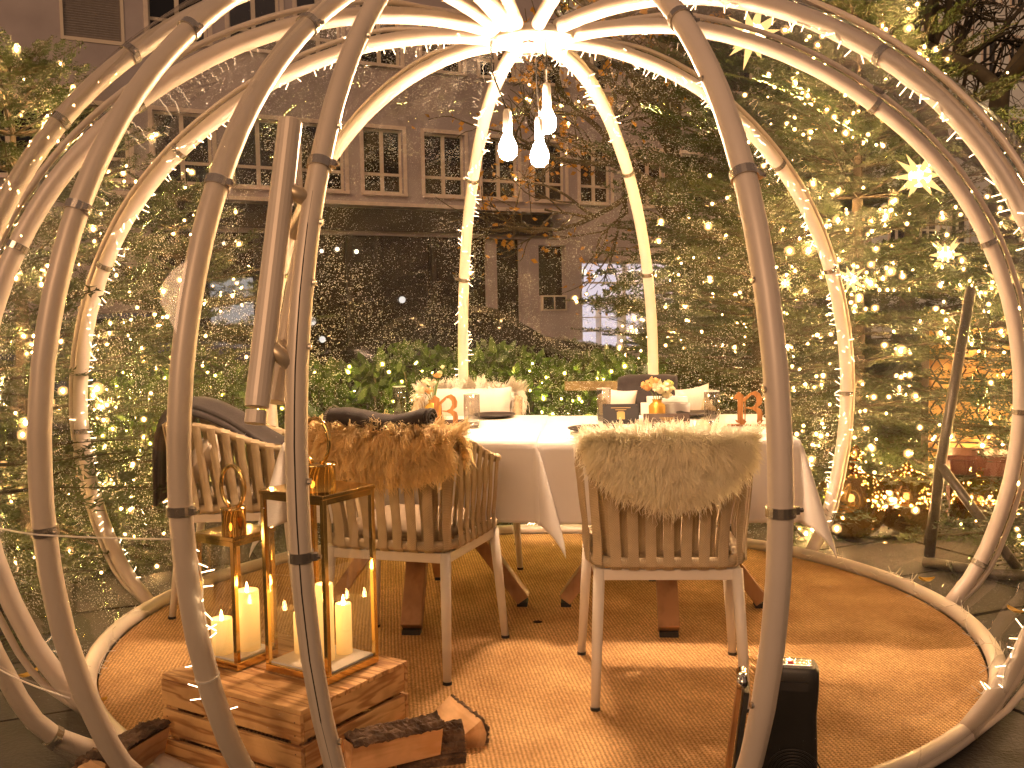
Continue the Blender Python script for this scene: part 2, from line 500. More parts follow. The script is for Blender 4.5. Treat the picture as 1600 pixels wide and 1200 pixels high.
def candle_mat():
    m, t, b = node_mat('candle_wax')
    N, L = t.nodes, t.links
    b.inputs['Base Color'].default_value = (0.9, 0.68, 0.35, 1)
    b.inputs['Roughness'].default_value = 0.5
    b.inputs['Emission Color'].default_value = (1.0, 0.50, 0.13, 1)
    tc = N.new('ShaderNodeTexCoord')
    sp = N.new('ShaderNodeSeparateXYZ')
    L.new(tc.outputs['Generated'], sp.inputs[0])
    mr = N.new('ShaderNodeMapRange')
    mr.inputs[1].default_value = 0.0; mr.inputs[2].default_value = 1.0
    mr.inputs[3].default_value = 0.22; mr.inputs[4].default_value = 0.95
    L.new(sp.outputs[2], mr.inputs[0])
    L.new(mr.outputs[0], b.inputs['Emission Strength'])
    return m
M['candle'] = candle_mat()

def shoplit_mat():
    m = bpy.data.materials.new('lit_shop_interior')
    m.use_nodes = True
    t = m.node_tree; N, L = t.nodes, t.links
    N.clear()
    o = N.new('ShaderNodeOutputMaterial'); e = N.new('ShaderNodeEmission')
    tc = N.new('ShaderNodeTexCoord')
    br = N.new('ShaderNodeTexBrick'); br.inputs['Scale'].default_value = 0.9
    br.inputs['Color1'].default_value = (0.45, 0.52, 0.66, 1)
    br.inputs['Color2'].default_value = (0.95, 0.93, 0.90, 1)
    br.inputs['Mortar'].default_value = (0.25, 0.22, 0.25, 1)
    L.new(tc.outputs['Object'], br.inputs['Vector'])
    L.new(br.outputs[0], e.inputs[0])
    e.inputs[1].default_value = 1.5
    L.new(e.outputs[0], o.inputs[0])
    return m
M['shoplit'] = shoplit_mat()

# ------------------------------------------------------------------ mesh helpers
class MB:
    def __init__(self):
        self.v, self.f = [], []
    def add(self, vs, fs):
        b = len(self.v)
        self.v += [tuple(p) for p in vs]
        self.f += [tuple(i + b for i in f) for f in fs]
        return self
    def box(self, c, s, rot=None, taper=1.0):
        x, y, z = [a / 2 for a in s]
        vs = [(-x, -y, -z), (x, -y, -z), (x, y, -z), (-x, y, -z), (-x * taper, -y * taper, z), (x * taper, -y * taper, z), (x * taper, y * taper, z), (-x * taper, y * taper, z)]
        if rot is not None:
            mt = rot if isinstance(rot, Matrix) else Euler(rot).to_matrix()
            vs = [mt @ Vector(p) for p in vs]
        vs = [(p[0] + c[0], p[1] + c[1], p[2] + c[2]) for p in vs]
        return self.add(vs, [(0, 3, 2, 1), (4, 5, 6, 7), (0, 1, 5, 4), (1, 2, 6, 5), (2, 3, 7, 6), (3, 0, 4, 7)])
    def beam(self, a, b, w, h, up=(0, 0, 1)):
        a, b = Vector(a), Vector(b)
        d = (b - a); L = d.length; d = d / L
        u = Vector(up); s = d.cross(u)
        if s.length < 1e-4: s = d.cross(Vector((0, 1, 0)))
        s.normalize(); u = s.cross(d)
        rot = Matrix((s, d, u)).transposed()
        return self.box((a + b) / 2, (w, L, h), rot)
    def tube(self, pts, r, n=10, cap=True, closed=False):
        P = [Vector(p) for p in pts]; k = len(P)
        rr = r if hasattr(r, '__len__') else [r] * k
        T = []
        for i in range(k):
            a = P[(i - 1) % k] if (closed or i > 0) else P[i]
            b = P[(i + 1) % k] if (closed or i < k - 1) else P[i]
            T.append((b - a).normalized())
        nrm = T[0].orthogonal().normalized()
        vs, fs = [], []
        for i in range(k):
            nrm = (nrm - T[i] * nrm.dot(T[i])).normalized()
            bi = T[i].cross(nrm)
            for j in range(n):
                a = 2 * math.pi * j / n
                vs.append(P[i] + (nrm * math.cos(a) + bi * math.sin(a)) * rr[i])
        for i in range(k if closed else k - 1):
            for j in range(n):
                i2 = (i + 1) % k
                fs.append((i * n + j, i * n + (j + 1) % n, i2 * n + (j + 1) % n, i2 * n + j))
        if cap and not closed:
            fs.append(tuple(range(n - 1, -1, -1)))
            fs.append(tuple((k - 1) * n + j for j in range(n)))
        return self.add(vs, fs)
    def lathe(self, prof, c=(0, 0, 0), n=24):
        vs, fs = [], []
        k = len(prof)
        for (r, z) in prof:
            for j in range(n):
                a = 2 * math.pi * j / n
                vs.append((c[0] + r * math.cos(a), c[1] + r * math.sin(a), c[2] + z))
        for i in range(k - 1):
            for j in range(n):
                fs.append((i * n + j, i * n + (j + 1) % n, (i + 1) * n + (j + 1) % n, (i + 1) * n + j))
        return self.add(vs, fs)
    def grid(self, pts):                        # pts[i][j]
        a, b = len(pts), len(pts[0])
        vs = [p for row in pts for p in row]
        fs = [(i * b + j, i * b + j + 1, (i + 1) * b + j + 1, (i + 1) * b + j) for i in range(a - 1) for j in range(b - 1)]
        return self.add(vs, fs)
    def ball(self, c, r, seg=14, rings=9, sq=(1, 1, 1)):
        prof = [(max(1e-4, math.sin(math.pi * i / rings)), -math.cos(math.pi * i / rings)) for i in range(rings + 1)]
        vs, fs = [], []
        for (pr, z) in prof:
            for j in range(seg):
                a = 2 * math.pi * j / seg
                vs.append((c[0] + r * pr * math.cos(a) * sq[0], c[1] + r * pr * math.sin(a) * sq[1], c[2] + r * z * sq[2]))
        for i in range(rings):
            for j in range(seg):
                fs.append((i * seg + j, i * seg + (j + 1) % seg, (i + 1) * seg + (j + 1) % seg, (i + 1) * seg + j))
        return self.add(vs, fs)
    def build(self, name, m, parent=None, smooth=False, bevel=0.0):
        me = bpy.data.meshes.new(name)
        me.from_pydata([tuple(p) for p in self.v], [], self.f)
        me.update()
        return obj(name, me, m, parent, smooth, bevel)

def obj(name, me, m, parent=None, smooth=False, bevel=0.0):
    if m is not None and not len(me.materials):
        me.materials.append(m)
    o = bpy.data.objects.new(name, me)
    COL.objects.link(o)
    if parent is not None:
        o.parent = parent
    if smooth:
        me.polygons.foreach_set('use_smooth', [True] * len(me.polygons))
    if bevel:
        bm = o.modifiers.new('bevel', 'BEVEL')
        bm.width = bevel; bm.segments = 2; bm.limit_method = 'ANGLE'
    return o

def np_mesh(name, V, F):
    """V (n,3) and F (m,k) numpy -> mesh, quick"""
    me = bpy.data.meshes.new(name)
    V = np.asarray(V, np.float32); F = np.asarray(F, np.int32)
    me.vertices.add(len(V)); me.vertices.foreach_set('co', V.ravel())
    m, k = F.shape
    me.loops.add(m * k); me.loops.foreach_set('vertex_index', F.ravel())
    me.polygons.add(m)
    me.polygons.foreach_set('loop_start', np.arange(0, m * k, k, dtype=np.int32))
    me.polygons.foreach_set('loop_total', np.full(m, k, np.int32))
    me.update(calc_edges=True)
    return me

def thing(name, label, cat, loc=(0, 0, 0), rotz=0.0, group=None):
    o = bpy.data.objects.new(name, None)
    o.empty_display_size = 0.1
    COL.objects.link(o)
    o.location = loc; o.rotation_euler = (0, 0, rotz)
    return tag(o, label, cat, group)

def tag(o, label, cat, group=None):
    o['label'] = label; o['category'] = cat
    if group: o['group'] = group
    return o

def struct(o):
    o['kind'] = 'structure'
    return o

def stuff(o):
    o['kind'] = 'stuff'
    return o

def copy_tree(src, parent=None):
    c = src.copy(); COL.objects.link(c)
    if parent is not None: c.parent = parent
    for ch in list(src.children): copy_tree(ch, c)
    return c

def smooth_curve(pts, n=8):
    P = [Vector(p) for p in pts]
    out = []
    for i in range(len(P) - 1):
        p0 = P[max(i - 1, 0)]; p1 = P[i]; p2 = P[i + 1]; p3 = P[min(i + 2, len(P) - 1)]
        for k in range(n):
            t = k / n
            out.append(0.5 * ((2 * p1) + (p2 - p0) * t + (2 * p0 - 5 * p1 + 4 * p2 - p3) * t * t + (3 * p1 - p0 - 3 * p2 + p3) * t ** 3))
    out.append(P[-1])
    return out

def tri_cyl(points_a, points_b, r):
    """many thin 3-sided sticks at once (numpy)"""
    A = np.asarray(points_a); B = np.asarray(points_b)
    d = B - A; L = np.linalg.norm(d, axis=1, keepdims=True) + 1e-9; d = d / L
    ref = np.where(np.abs(d[:, 2:3]) < 0.9, np.array([[0, 0, 1.0]]), np.array([[1.0, 0, 0]]))
    s = np.cross(d, ref); s /= np.linalg.norm(s, axis=1, keepdims=True) + 1e-9
    u = np.cross(s, d)
    r = np.broadcast_to(np.asarray(r, float).reshape(-1, 1), (len(A), 1))
    V = []
    for P, k in ((A, 1.0), (B, 1.0)):
        for a in (0, 2.0944, 4.1888):
            V.append(P + (s * math.cos(a) + u * math.sin(a)) * r * k)
    n = len(A)
    V = np.stack(V, 1).reshape(-1, 3)
    base = np.arange(n)[:, None] * 6
    F = np.concatenate([base + np.array([[j, (j + 1) % 3, 3 + (j + 1) % 3, 3 + j]]) for j in range(3)], 0)
    return V, F

OCT_V = np.array([(1, 0, 0), (-1, 0, 0), (0, 1, 0), (0, -1, 0), (0, 0, 1.25), (0, 0, -1.25)], float)
OCT_F = np.array([(0, 2, 4), (2, 1, 4), (1, 3, 4), (3, 0, 4), (2, 0, 5), (1, 2, 5), (3, 1, 5), (0, 3, 5)])
import bmesh as _bm
def _ico():
    b = _bm.new(); _bm.ops.create_icosphere(b, subdivisions=1, radius=1.0)
    b.verts.index_update()
    V = np.array([v.co[:] for v in b.verts]); F = np.array([[v.index for v in f.verts] for f in b.faces]); b.free()
    b = _bm.new(); _bm.ops.create_icosphere(b, subdivisions=1, radius=1.0)
    b.verts.index_update()
    V = np.array([v.co[:] for v in b.verts]); F = np.array([[v.index for v in f.verts] for f in b.faces]); b.free()
    return V, F
def beads(P, r, shape=None):
    OCT_V, OCT_F = shape if shape is not None else (globals()['OCT_V'], globals()['OCT_F'])
    P = np.asarray(P); n = len(P)
    r = np.broadcast_to(np.asarray(r, float).reshape(-1, 1, 1), (n, 1, 1))
    V = (P[:, None, :] + OCT_V[None] * r).reshape(-1, 3)
    F = (np.arange(n)[:, None, None] * len(OCT_V) + OCT_F[None]).reshape(-1, 3)
    return V, F
ICO = _ico()

# ------------------------------------------------------------------ ground and setting
g = MB().box((0, 30, -0.06), (160, 140, 0.1)).build('ground', M['asphalt'])
struct(g)

pav = bpy.data.objects.new('pavement', None); COL.objects.link(pav); struct(pav)
slab_me = {}
ang = R_(24)
pav.rotation_euler = (0, 0, ang)
for i in range(-8, 9):
    for j in range(-4, 9):
        x, y = i * 0.62 + (0.31 if j % 2 else 0), j * 0.62 + 0.9
        wx = x * math.cos(ang) - y * math.sin(ang); wy = x * math.sin(ang) + y * math.cos(ang)
        d = math.hypot(wx - 0.09, wy - 4.19)
        if wy < 0.6 or wy > 6.3 or d < 1.0 or abs(wx) > wy * 0.56 + 0.6: continue
        if 'm' not in slab_me:
            o = MB().box((0, 0, -0.012), (0.60, 0.60, 0.036)).build('paving_stone', M['slab'], pav, bevel=0.004)
            slab_me['m'] = o.data
        else:
            o = bpy.data.objects.new('paving_stone', slab_me['m']); COL.objects.link(o); o.parent = pav
        o.location = (x, y, -0.004 + random.uniform(-0.0025, 0.0015))
        o.rotation_euler = (random.uniform(-.003, .003), random.uniform(-.003, .003), 0)

DC = (0.0906, 4.188)            # dome centre
rg = MB()
nr = 72
rings = [0.02, 0.5, 1.0, 1.4, 1.72]
pts = []
for r in rings:
    pts.append([(r * math.cos(2 * math.pi * k / nr), r * math.sin(2 * math.pi * k / nr), 0.022) for k in range(nr + 1)])
pts.append([(1.725 * math.cos(2 * math.pi * k / nr), 1.725 * math.sin(2 * math.pi * k / nr), 0.012) for k in range(nr + 1)])
rug = rg.grid(pts[::-1]).build('round_rug', M['rug'])
rug.location = (DC[0], DC[1], 0)
tag(rug, 'round tan sisal rug covering the whole floor inside the dome', 'rug')

# ------------------------------------------------------------------ dome
PROF = np.array([[1.757, 0.035], [1.839, 0.164], [1.911, 0.301], [1.967, 0.446], [2.009, 0.597], [2.034, 0.752], [2.044, 0.908], [2.037, 1.065], [2.015, 1.221], [1.976, 1.373], [1.923, 1.52], [1.854, 1.659], [1.771, 1.79], [1.673, 1.909], [1.564, 2.016], [1.447, 2.111], [1.325, 2.194], [1.2, 2.267], [1.071, 2.328], [0.94, 2.378], [0.807, 2.416], [0.675, 2.442], [0.543, 2.458], [0.414, 2.466], [0.287, 2.464], [0.163, 2.453]])
def prof(o0=0.0, o1=0.0, n=52):
    s = np.linspace(0, 1, len(PROF)); q = np.linspace(0, 1, n)
    r = np.interp(q, s, PROF[:, 0]); z = np.interp(q, s, PROF[:, 1])
    tr, tz = np.gradient(r), np.gradient(z); L = np.hypot(tr, tz)
    off = o0 + o1 * np.clip((z - .9) / 1.5, 0, 1)
    # near the hub every rib comes back to the hub's own height
    near = np.clip((q - 0.86) / 0.14, 0, 1)
    off = off * (1 - near)
    foot = np.clip(1 - q / 0.05, 0, 1)
    off = off * (1 - foot * 0.6)
    return np.stack([r + off * tz / L, z - off * tr / L], 1)
def on(az, o0=0.0, o1=0.0, n=52):
    a = R_(az); P = prof(o0, o1, n)
    return [(DC[0] + r * math.sin(a), DC[1] + r * math.cos(a), z) for r, z in P]
def at_s(az, s, o0, o1, n=201):
    return Vector(on(az, o0, o1, n)[int(round(s * (n - 1)))])

dome = thing('dome_tent', 'clear bubble dome tent with champagne tube ribs, standing over the dinner tables', 'dome tent', (0, 0, 0))
th = [2 * math.pi * k / 96 for k in range(96)]
MB().tube([(DC[0] + 1.757 * math.cos(a), DC[1] + 1.757 * math.sin(a), 0.038) for a in th], 0.032, 10, closed=True).build('floor_ring', M['rib'], dome, True)
# az, o0, o1 of the fixed ribs and of the sliding door's ribs
FIX = {'L': (-79.6, .044, -.028), 'K': (-43.9, .066, -.068), 'J': (-11.2, -.056, .044), 'I': (22.3, -.051, .059), 'H': (54.8, .038, -.052),
       'G': (87.4, .036, -.001), 'F': (134.1, -.001, .012), 'E': (166.6, .049, -.005), 'A2': (-121.0, .02, -.02)}
DOOR = {'A': (-131.3, .141, -.018), 'B': (-145.7, .128, .028), 'C': (-155.7, .039, .015), 'D': (-164.7, .066, .053)}
CLAMP = {'A': [.49, .564, .04], 'B': [.403, .557, .221], 'C': [.43, .584, .235], 'D': [.43, .215], 'E': [.423, .235, .57], 'F': [.591, .40],
         'G': [.611, .416, .228, .06], 'H': [.57, .228, .40], 'I': [.591, .409], 'J': [.59, .41], 'K': [.57, .41], 'L': [.57, .41, .22], 'A2': [.41, .57]}
def clamp(parent, az, o0, o1, s, r, name='clamp_ring'):
    p = at_s(az, s, o0, o1); q = at_s(az, min(s + .01, 1), o0, o1)
    d = (q - p).normalized()
    mb = MB().tube([p - d * .011, p + d * .011], r * 1.17, 18)
    a = R_(az); tang = Vector((math.cos(a), -math.sin(a), 0))
    for sg in (-1,):
        c = p + tang * sg * (r * 1.3)
        mb.tube([c - d * .008, c + d * .008], .009, 8)
        mb.tube([c - tang * .016, c + tang * .012], .0055, 6)
    mb.build(name, M['steel'], parent, False)
for k, (az, o0, o1) in FIX.items():
    r = .028 if k == 'E' else .031
    rb = MB().tube(on(az, o0, o1), r, 14).build('rib', M['rib'], dome, True)
    if k not in ('E',):
        # the keder rail that grips the film runs outside the tube
        MB().tube(on(az + .15, o0 + .050, o1), .011, 6).build('film_rail', M['rib'], rb, True)
    for s in CLAMP[k]: clamp(rb, az, o0, o1, s, r)
    if k == 'E':
        for s in (.12, .3, .36, .5):
            p = at_s(az, s, o0, o1); a = R_(az); t = Vector((math.cos(a), -math.sin(a), 0))
            MB().tube([p + t * .026, p + t * .033], .008, 8).build('bolt', M['steel'], rb)
def film(parent, a0, a1, m, out=.034, bulge=.02, n=12, s0=0.0, s1=.985):
    A0, B0 = a0, a1
    pa, pb = prof(A0[1] + out, A0[2], 44), prof(B0[1] + out, B0[2], 44)
    rows = []
    for i in range(44):
        s = i / 43
        if s < s0 or s > s1: continue
        row = []
        for j in range(n + 1):
            u = j / n
            az = R_(A0[0] + (B0[0] - A0[0]) * u)
            r = pa[i][0] * (1 - u) + pb[i][0] * u; z = pa[i][1] * (1 - u) + pb[i][1] * u
            bl = bulge * math.sin(math.pi * u) * math.sin(math.pi * s)
            row.append((DC[0] + (r + bl) * math.sin(az), DC[1] + (r + bl) * math.cos(az), z + bl * .3))
        rows.append(row)
    return MB().grid(rows).build('film_panel', m, parent, True)
order = ['A2', 'L', 'K', 'J', 'I', 'H', 'G', 'F', 'E']
panels = {}
for a, b in zip(order[:-1], order[1:]):
    wet = b in 'KJIH' or (b == 'G')
    panels[a + b] = film(dome, FIX[a], FIX[b], M['filmwet'] if b in ('K', 'J', 'I', 'H', 'L') else M['film'])
# the maker's black lettering on the panel over the right-hand shoulder
tp = panels['GF']
def panel_pt(az, s, lift=0.0):
    u = (az - 87.4) / (134.1 - 87.4)
    o0 = .036 * (1 - u) - .001 * u; o1 = -.001 * (1 - u) + .012 * u
    b = .02 * math.sin(math.pi * u) * math.sin(math.pi * s)
    return at_s(az, s, o0 + .034 + b + lift, o1, 401)
let = MB()
def stroke(pts, w):
    let.tube([panel_pt(a, s, .004) for a, s in pts], w, 5)
def oval(ca, cs, ra, rs, w):
    pp = [panel_pt(ca + ra * math.cos(t), cs + rs * math.sin(t), .004) for t in np.linspace(0, 2 * math.pi, 22, endpoint=False)]
    let.tube(pp, w, 5, closed=True)
oval(89.4, .618, .55, .006, .005)
stroke([(91.6, .606), (91.0, .594)], .0065)
stroke([(93.6, .598), (93.2, .591)], .0065)
oval(95.9, .584, 1.0, .0075, .006)
stroke([(90.6, .602), (91.4, .598), (93.2, .594), (94.6, .588)], .002)
lo = let.build('lettering', M['print'], tp)
# hub
hub = MB().lathe([(.001, 0), (.155, 0), (.165, .006), (.165, .03), (.12, .05), (.001, .05)], (DC[0] + .02, DC[1], 2.42), 32).build('hub', M['offwhite'], dome, True)
sw = MB().box((DC[0] + .0, DC[1] - .03, 2.4165), (.035, .035, .004), (0, 0, R_(45))).build('warning_sticker', M['red'], hub)
MB().box((DC[0] + .0, DC[1] - .03, 2.4135), (.020, .020, .003), (0, 0, R_(45))).build('sticker_centre', M['white'], sw)

door = bpy.data.objects.new('sliding_door', None); COL.objects.link(door); door.parent = dome
for k, (az, o0, o1) in DOOR.items():
    r = .0275 if k != 'D' else .0245
    rb = MB().tube(on(az, o0, o1), r, 16).build('door_rib', M['doorrib'], door, True)
    for s in CLAMP[k]: clamp(door, az, o0, o1, s, r)
for a, b in (('A', 'B'), ('B', 'C'), ('C', 'D')):
    film(door, DOOR[a], DOOR[b], M['film'], out=.030, bulge=.012, n=8, s0=.02)
az, o0, o1 = DOOR['D']; a = R_(az); tg = Vector((math.cos(a), -math.sin(a), 0))
for s in (.10, .255, .325, .36, .395, .455, .53):
    p = at_s(az, s, o0, o1)
    t = -tg * .0
    q = p + Vector((.0242, -.004, 0))
    MB().tube([q, q + Vector((.006, -.001, 0))], .0075, 10).build('bolt', M['steel'], door)
MB().tube([Vector(p) + Vector((0.001, -.0245, 0)) for p in on(az, o0, o1)[3:40]], .0016, 5).build('seam_strip', M['dark_rubber'], door)
for s_, k0, k1 in ((.221, 'A', 'C'), (.12, 'A', 'B')):      # welded seams running across the door's film
    pp = []
    for u in np.linspace(0, 1, 14):
        a_ = [DOOR[k0][i] * (1 - u) + DOOR[k1][i] * u for i in range(3)]
        if k0 == 'A' and k1 == 'C':
            q_ = [DOOR['A'], DOOR['B'], DOOR['C']]; w_ = u * 2; i0 = min(int(w_), 1); f_ = w_ - i0
            a_ = [q_[i0][i] * (1 - f_) + q_[i0 + 1][i] * f_ for i in range(3)]
        pp.append(at_s(a_[0], s_, a_[1] + .036, a_[2]))
    MB().tube(pp, .0022, 5).build('film_seam', M['wire'], door, True)
pz = at_s(-155.7, .128, .039, .015); pz2 = at_s(-155.7, .134, .039, .015); dz_ = (pz2 - pz).normalized()
MB().tube([pz - dz_ * .0025, pz + dz_ * .0025], .0295, 16).build('cable_tie', M['wire'], door)
hb, ht = Vector((-.540, 2.125, 1.135)), Vector((-.486, 2.295, 1.762))
MB().tube([hb, hb + (ht - hb) * .03, ht - (ht - hb) * .004, ht], [.0255, .0265, .0265, .025], 20).build('handle_tube', M['doorrib'], door, False)
MB().tube([hb + (hb - ht) * .055, hb + (hb - ht) * .012], .0225, 18).build('handle_end', M['doorrib'], door)
for f, sD in ((.76, .405), (.215, .315)):
    p = hb + (ht - hb) * f; q = at_s(az, sD, o0, o1)
    MB().tube([p, q], .0175, 14).build('handle_bracket', M['handle'], door, True)
# the twin handle on the inside
off = Vector((.012, .115, .0))
MB().tube([hb + off, ht + off - Vector((0, 0, .2))], .022, 16).build('handle_tube', M['doorrib'], door)
for f in (.6, .2):
    p = hb + off + (ht - hb) * f; q = at_s(az, .405 if f > .5 else .315, o0, o1)
    MB().tube([p, q + Vector((0, .01, 0))], .0165, 12).build('handle_bracket', M['handle'], door)

# ------------------------------------------------------------------ LED strings on the ribs
def rib_string(name, label, path, r_off=.034, step=.030, length=.032, seedn=0, lit='stub'):
    rg_ = np.random.default_rng(seedn)
    P = [Vector(p) for p in path]
    t = thing(name, label, 'light string', tuple(P[0]), group='LED strings wound along the dome tubes')
    # resample
    out = []; acc = 0
    for i in range(len(P) - 1):
        d = (P[i + 1] - P[i]); L = d.length
        while acc < L:
            out.append((P[i] + d * (acc / L), d.normalized())); acc += step
        acc -= L
    base, tip, wire = [], [], []
    inward = Vector((DC[0], DC[1], 1.1))
    for k, (p, d) in enumerate(out):
        ni = (inward - p); ni = (ni - d * ni.dot(d)).normalized(); si = d.cross(ni)
        a = 1.25 * math.sin(k * .42) + rg_.normal(0, .35)
        q = p + (ni * math.cos(a) + si * math.sin(a)) * r_off
        dirn = (ni * math.cos(a) * 1.0 + si * math.sin(a) + Vector(rg_.normal(0, .45, 3))).normalized()
        wire.append(q); base.append(q); tip.append(q + dirn * length * rg_.uniform(.6, 1.15))
    O = P[0]
    MB().tube([w - O for w in wire], .0018, 4).build('wire', M['wire'], t)
    V, F = tri_cyl(np.array(base) - np.array(O), np.array(tip) - np.array(O), .0014)
    stuff(obj('bulbs', np_mesh('string_leds', V, F), M[lit], t))
    return t
for nm, key, lab, s0, s1 in [('a', 'L', 'white LED string along the curved tube beside the left fir trees', 2, 50),
                             ('b', 'J', 'white LED string on the back tube right behind the hanging bulbs', 2, 50),
                             ('c', 'H', 'white LED string on the tube beside the right end of the tables', 2, 50),
                             ('d', 'F', 'white LED string on the tube crossing the bare street trees', 2, 44),
                             ('e', 'I', 'sparse white LED string on the back tube right of the bulbs', 34, 50),
                             ('f', 'C', 'short white LED string low on the tube left of the crate', 5, 14)]:
    az, o0, o1 = (FIX.get(key) or DOOR.get(key))
    rib_string('led_string', lab, on(az, o0, o1)[s0:s1], seedn=ord(nm), r_off=.032)
aa = np.linspace(R_(48), R_(128), 60)
rib_string('led_string', 'white LED string curling along the floor ring at the right', [(DC[0] + 1.757 * math.sin(a), DC[1] + 1.757 * math.cos(a), .04) for a in aa], .036, .034, .04, 91, 'wire')
aa = np.linspace(R_(-110), R_(-50), 40)
rib_string('led_string', 'thin white LED string along the floor ring at the left', [(DC[0] + 1.757 * math.sin(a), DC[1] + 1.757 * math.cos(a), .04) for a in aa], .036, .05, .03, 92, 'wire')
aa = np.linspace(0, 2 * math.pi, 40)
rib_string('led_string', 'white LED string looped around the hub above the bulbs', [(DC[0] + .02 + .165 * math.sin(a), DC[1] + .165 * math.cos(a), 2.425) for a in aa], .012, .022, .03, 93)

# ------------------------------------------------------------------ pendant bulbs
def pendant(x, y, z, x0, y0, label):
    t = thing('pendant_lamp', label, 'lamp', (x, y, z), group='bare bulbs hanging from the hub')
    MB().tube([(x0 - x, y0 - y, 2.42 - z), (x0 - x, y0 - y, 2.3 - z), (0, 0, .15)], .0032, 6).build('cord', M['black'], t)
    MB().lathe([(.001, .155), (.012, .155), (.017, .14), (.019, .07), (.016, .052), (.001, .05)], (0, 0, 0), 16).build('socket', M['white'], t, True)
    MB().lathe([(.001, -.050), (.018, -.047), (.032, -.034), (.038, -.012), (.036, .012), (.026, .034), (.018, .052), (.001, .054)], (0, 0, 0), 16).build('bulb', M['bulb'], t, True)
pendant(.000, 4.15, 1.995, -.06, 4.13, 'glowing bare bulb hanging lowest on the left of the three')
pendant(.130, 4.19, 1.972, .125, 4.30, 'glowing bare bulb directly below the short-corded bulb')
pendant(.165, 4.24, 2.115, .160, 4.12, 'glowing bare bulb on the shortest cord, highest of the three')

# ------------------------------------------------------------------ tables and cloths
ZT = 0.80
TROT = -0.085
S_T = 1.03
def table_pt(cx, cy, x, y):
    c, s = math.cos(TROT), math.sin(TROT)
    return (cx + c * x - s * y, cy + s * x + c * y)
TR = (0.658, 4.515); TL = (TR[0] - 1.045 * math.cos(TROT), TR[1] - 1.045 * math.sin(TROT))
def make_table(c, label):
    t = thing('dining_table', label, 'table', (c[0], c[1], 0), TROT, 'two square tables pushed together')
    MB().box((0, 0, ZT - .022), (S_T - .01, S_T - .01, .03)).build('tabletop', M['tableleg'], t)
    MB().tube([(0, -.12, .50), (0, -.12, ZT - .04)], .06, 14).build('column', M['tableleg'], t)
    for k in range(4):
        a = R_(90 * k + 0)
        d = Vector((math.cos(a), math.sin(a), 0))
        c0 = Vector((0, -.12, 0)); lg = MB().beam(c0 + d * .03 + Vector((0, 0, .60)), c0 + d * .43 + Vector((0, 0, .05)), .085, .06).build('leg', M['tableleg'], t, bevel=.004)
        MB().beam(c0 + d * .425 + Vector((0, 0, .042)), c0 + d * .425 + Vector((0, 0, .022)), .075, .045, up=(d.x, d.y, 0)).build('foot_pad', M['dark_rubber'], lg)
make_table(TR, 'square table under the right-hand white tablecloth, on splayed brown legs')
make_table(TL, 'square table under the left-hand white tablecloth, beside the armchair end')

def make_cloth(c, label, seed, drops):
    """drops: hang length on -x, +x, -y, +y"""
    rs = np.random.default_rng(seed)
    hx = S_T / 2 + .004
    n = 78
    ph = rs.uniform(0, 6.28, 8)
    lo_x, hi_x, lo_y, hi_y = -hx - drops[0], hx + drops[1], -hx - drops[2], hx + drops[3]
    def place(u, v):
        ax = abs(u) - hx; ay = abs(v) - hx
        sx, sy = (1 if u > 0 else -1), (1 if v > 0 else -1)
        zt = ZT + .004
        if ax <= 0 and ay <= 0:
            z = zt + .0012 * math.sin(9 * u + ph[0]) * math.sin(7 * v + ph[1])
            return (u, v, z)
        if ax > 0 and ay > 0:
            rho = math.hypot(ax, ay); phi = math.atan2(ay, ax)      # 0 = along x side, pi/2 = along y side
            # cloth gathers to a soft fold that sticks out at the corner
            fold = math.sin(2 * phi)
            rr = rho * (.08 + .27 * fold) + .006
            wgt = phi / (math.pi / 2)
            # the two faces of the fold swing towards the table's diagonal
            ang_ = R_(8) + (math.pi / 2 - R_(16)) * (0.5 + (wgt - .5) * .9)
            x = sx * (hx + rr * math.cos(ang_)); y = sy * (hx + rr * math.sin(ang_))
            z = zt - math.sqrt(max(rho ** 2 - (rr * .75) ** 2, 1e-6))
            return (x, y, max(z, .05))
        if ax > 0:
            e = ax; w = math.sin(v * 7.5 + ph[2] + sx) * .018 + math.sin(v * 3.2 + ph[3]) * .02
            f = min(1, e / .35)
            r = .008 + e * .10 + w * f
            return (sx * (hx + max(.004, r)), v, zt - e * .99)
        e = ay; w = math.sin(u * 8.0 + ph[4] + sy) * .024 + math.sin(u * 3.0 + ph[5]) * .024 + math.sin(u * 19 + ph[6]) * .006
        f = min(1, e / .35)
        r = .008 + e * .08 + w * f
        return (u, sy * (hx + max(.004, r)), zt - e * .99)
    def axis(lo, hi):
        core = np.linspace(-hx, hx, 30)
        a = np.linspace(lo, -hx, 20, endpoint=False) if lo < -hx - .01 else []
        b = np.linspace(hx, hi, 20)[1:] if hi > hx + .01 else []
        return np.concatenate([a, core, b])
    U, Vv = axis(lo_x, hi_x), axis(lo_y, hi_y)
    mb = MB().grid([[place(u, v) for u in U] for v in Vv])
    o = mb.build('tablecloth', M['cloth'], None, True)
    o.location = (c[0], c[1], 0); o.rotation_euler = (0, 0, TROT)
    sd = o.modifiers.new('thickness', 'SOLIDIFY'); sd.thickness = .0025; sd.offset = 1
    tag(o, label, 'tablecloth', 'white tablecloths')
    return o
make_cloth(TR, 'white tablecloth on the right table with its corner hanging at the right', 1, (.0, .32, .33, .30))
make_cloth(TL, 'white tablecloth on the left table with a long pointed fold at the seam', 2, (.33, .33, .33, .30)).location.z = .0045

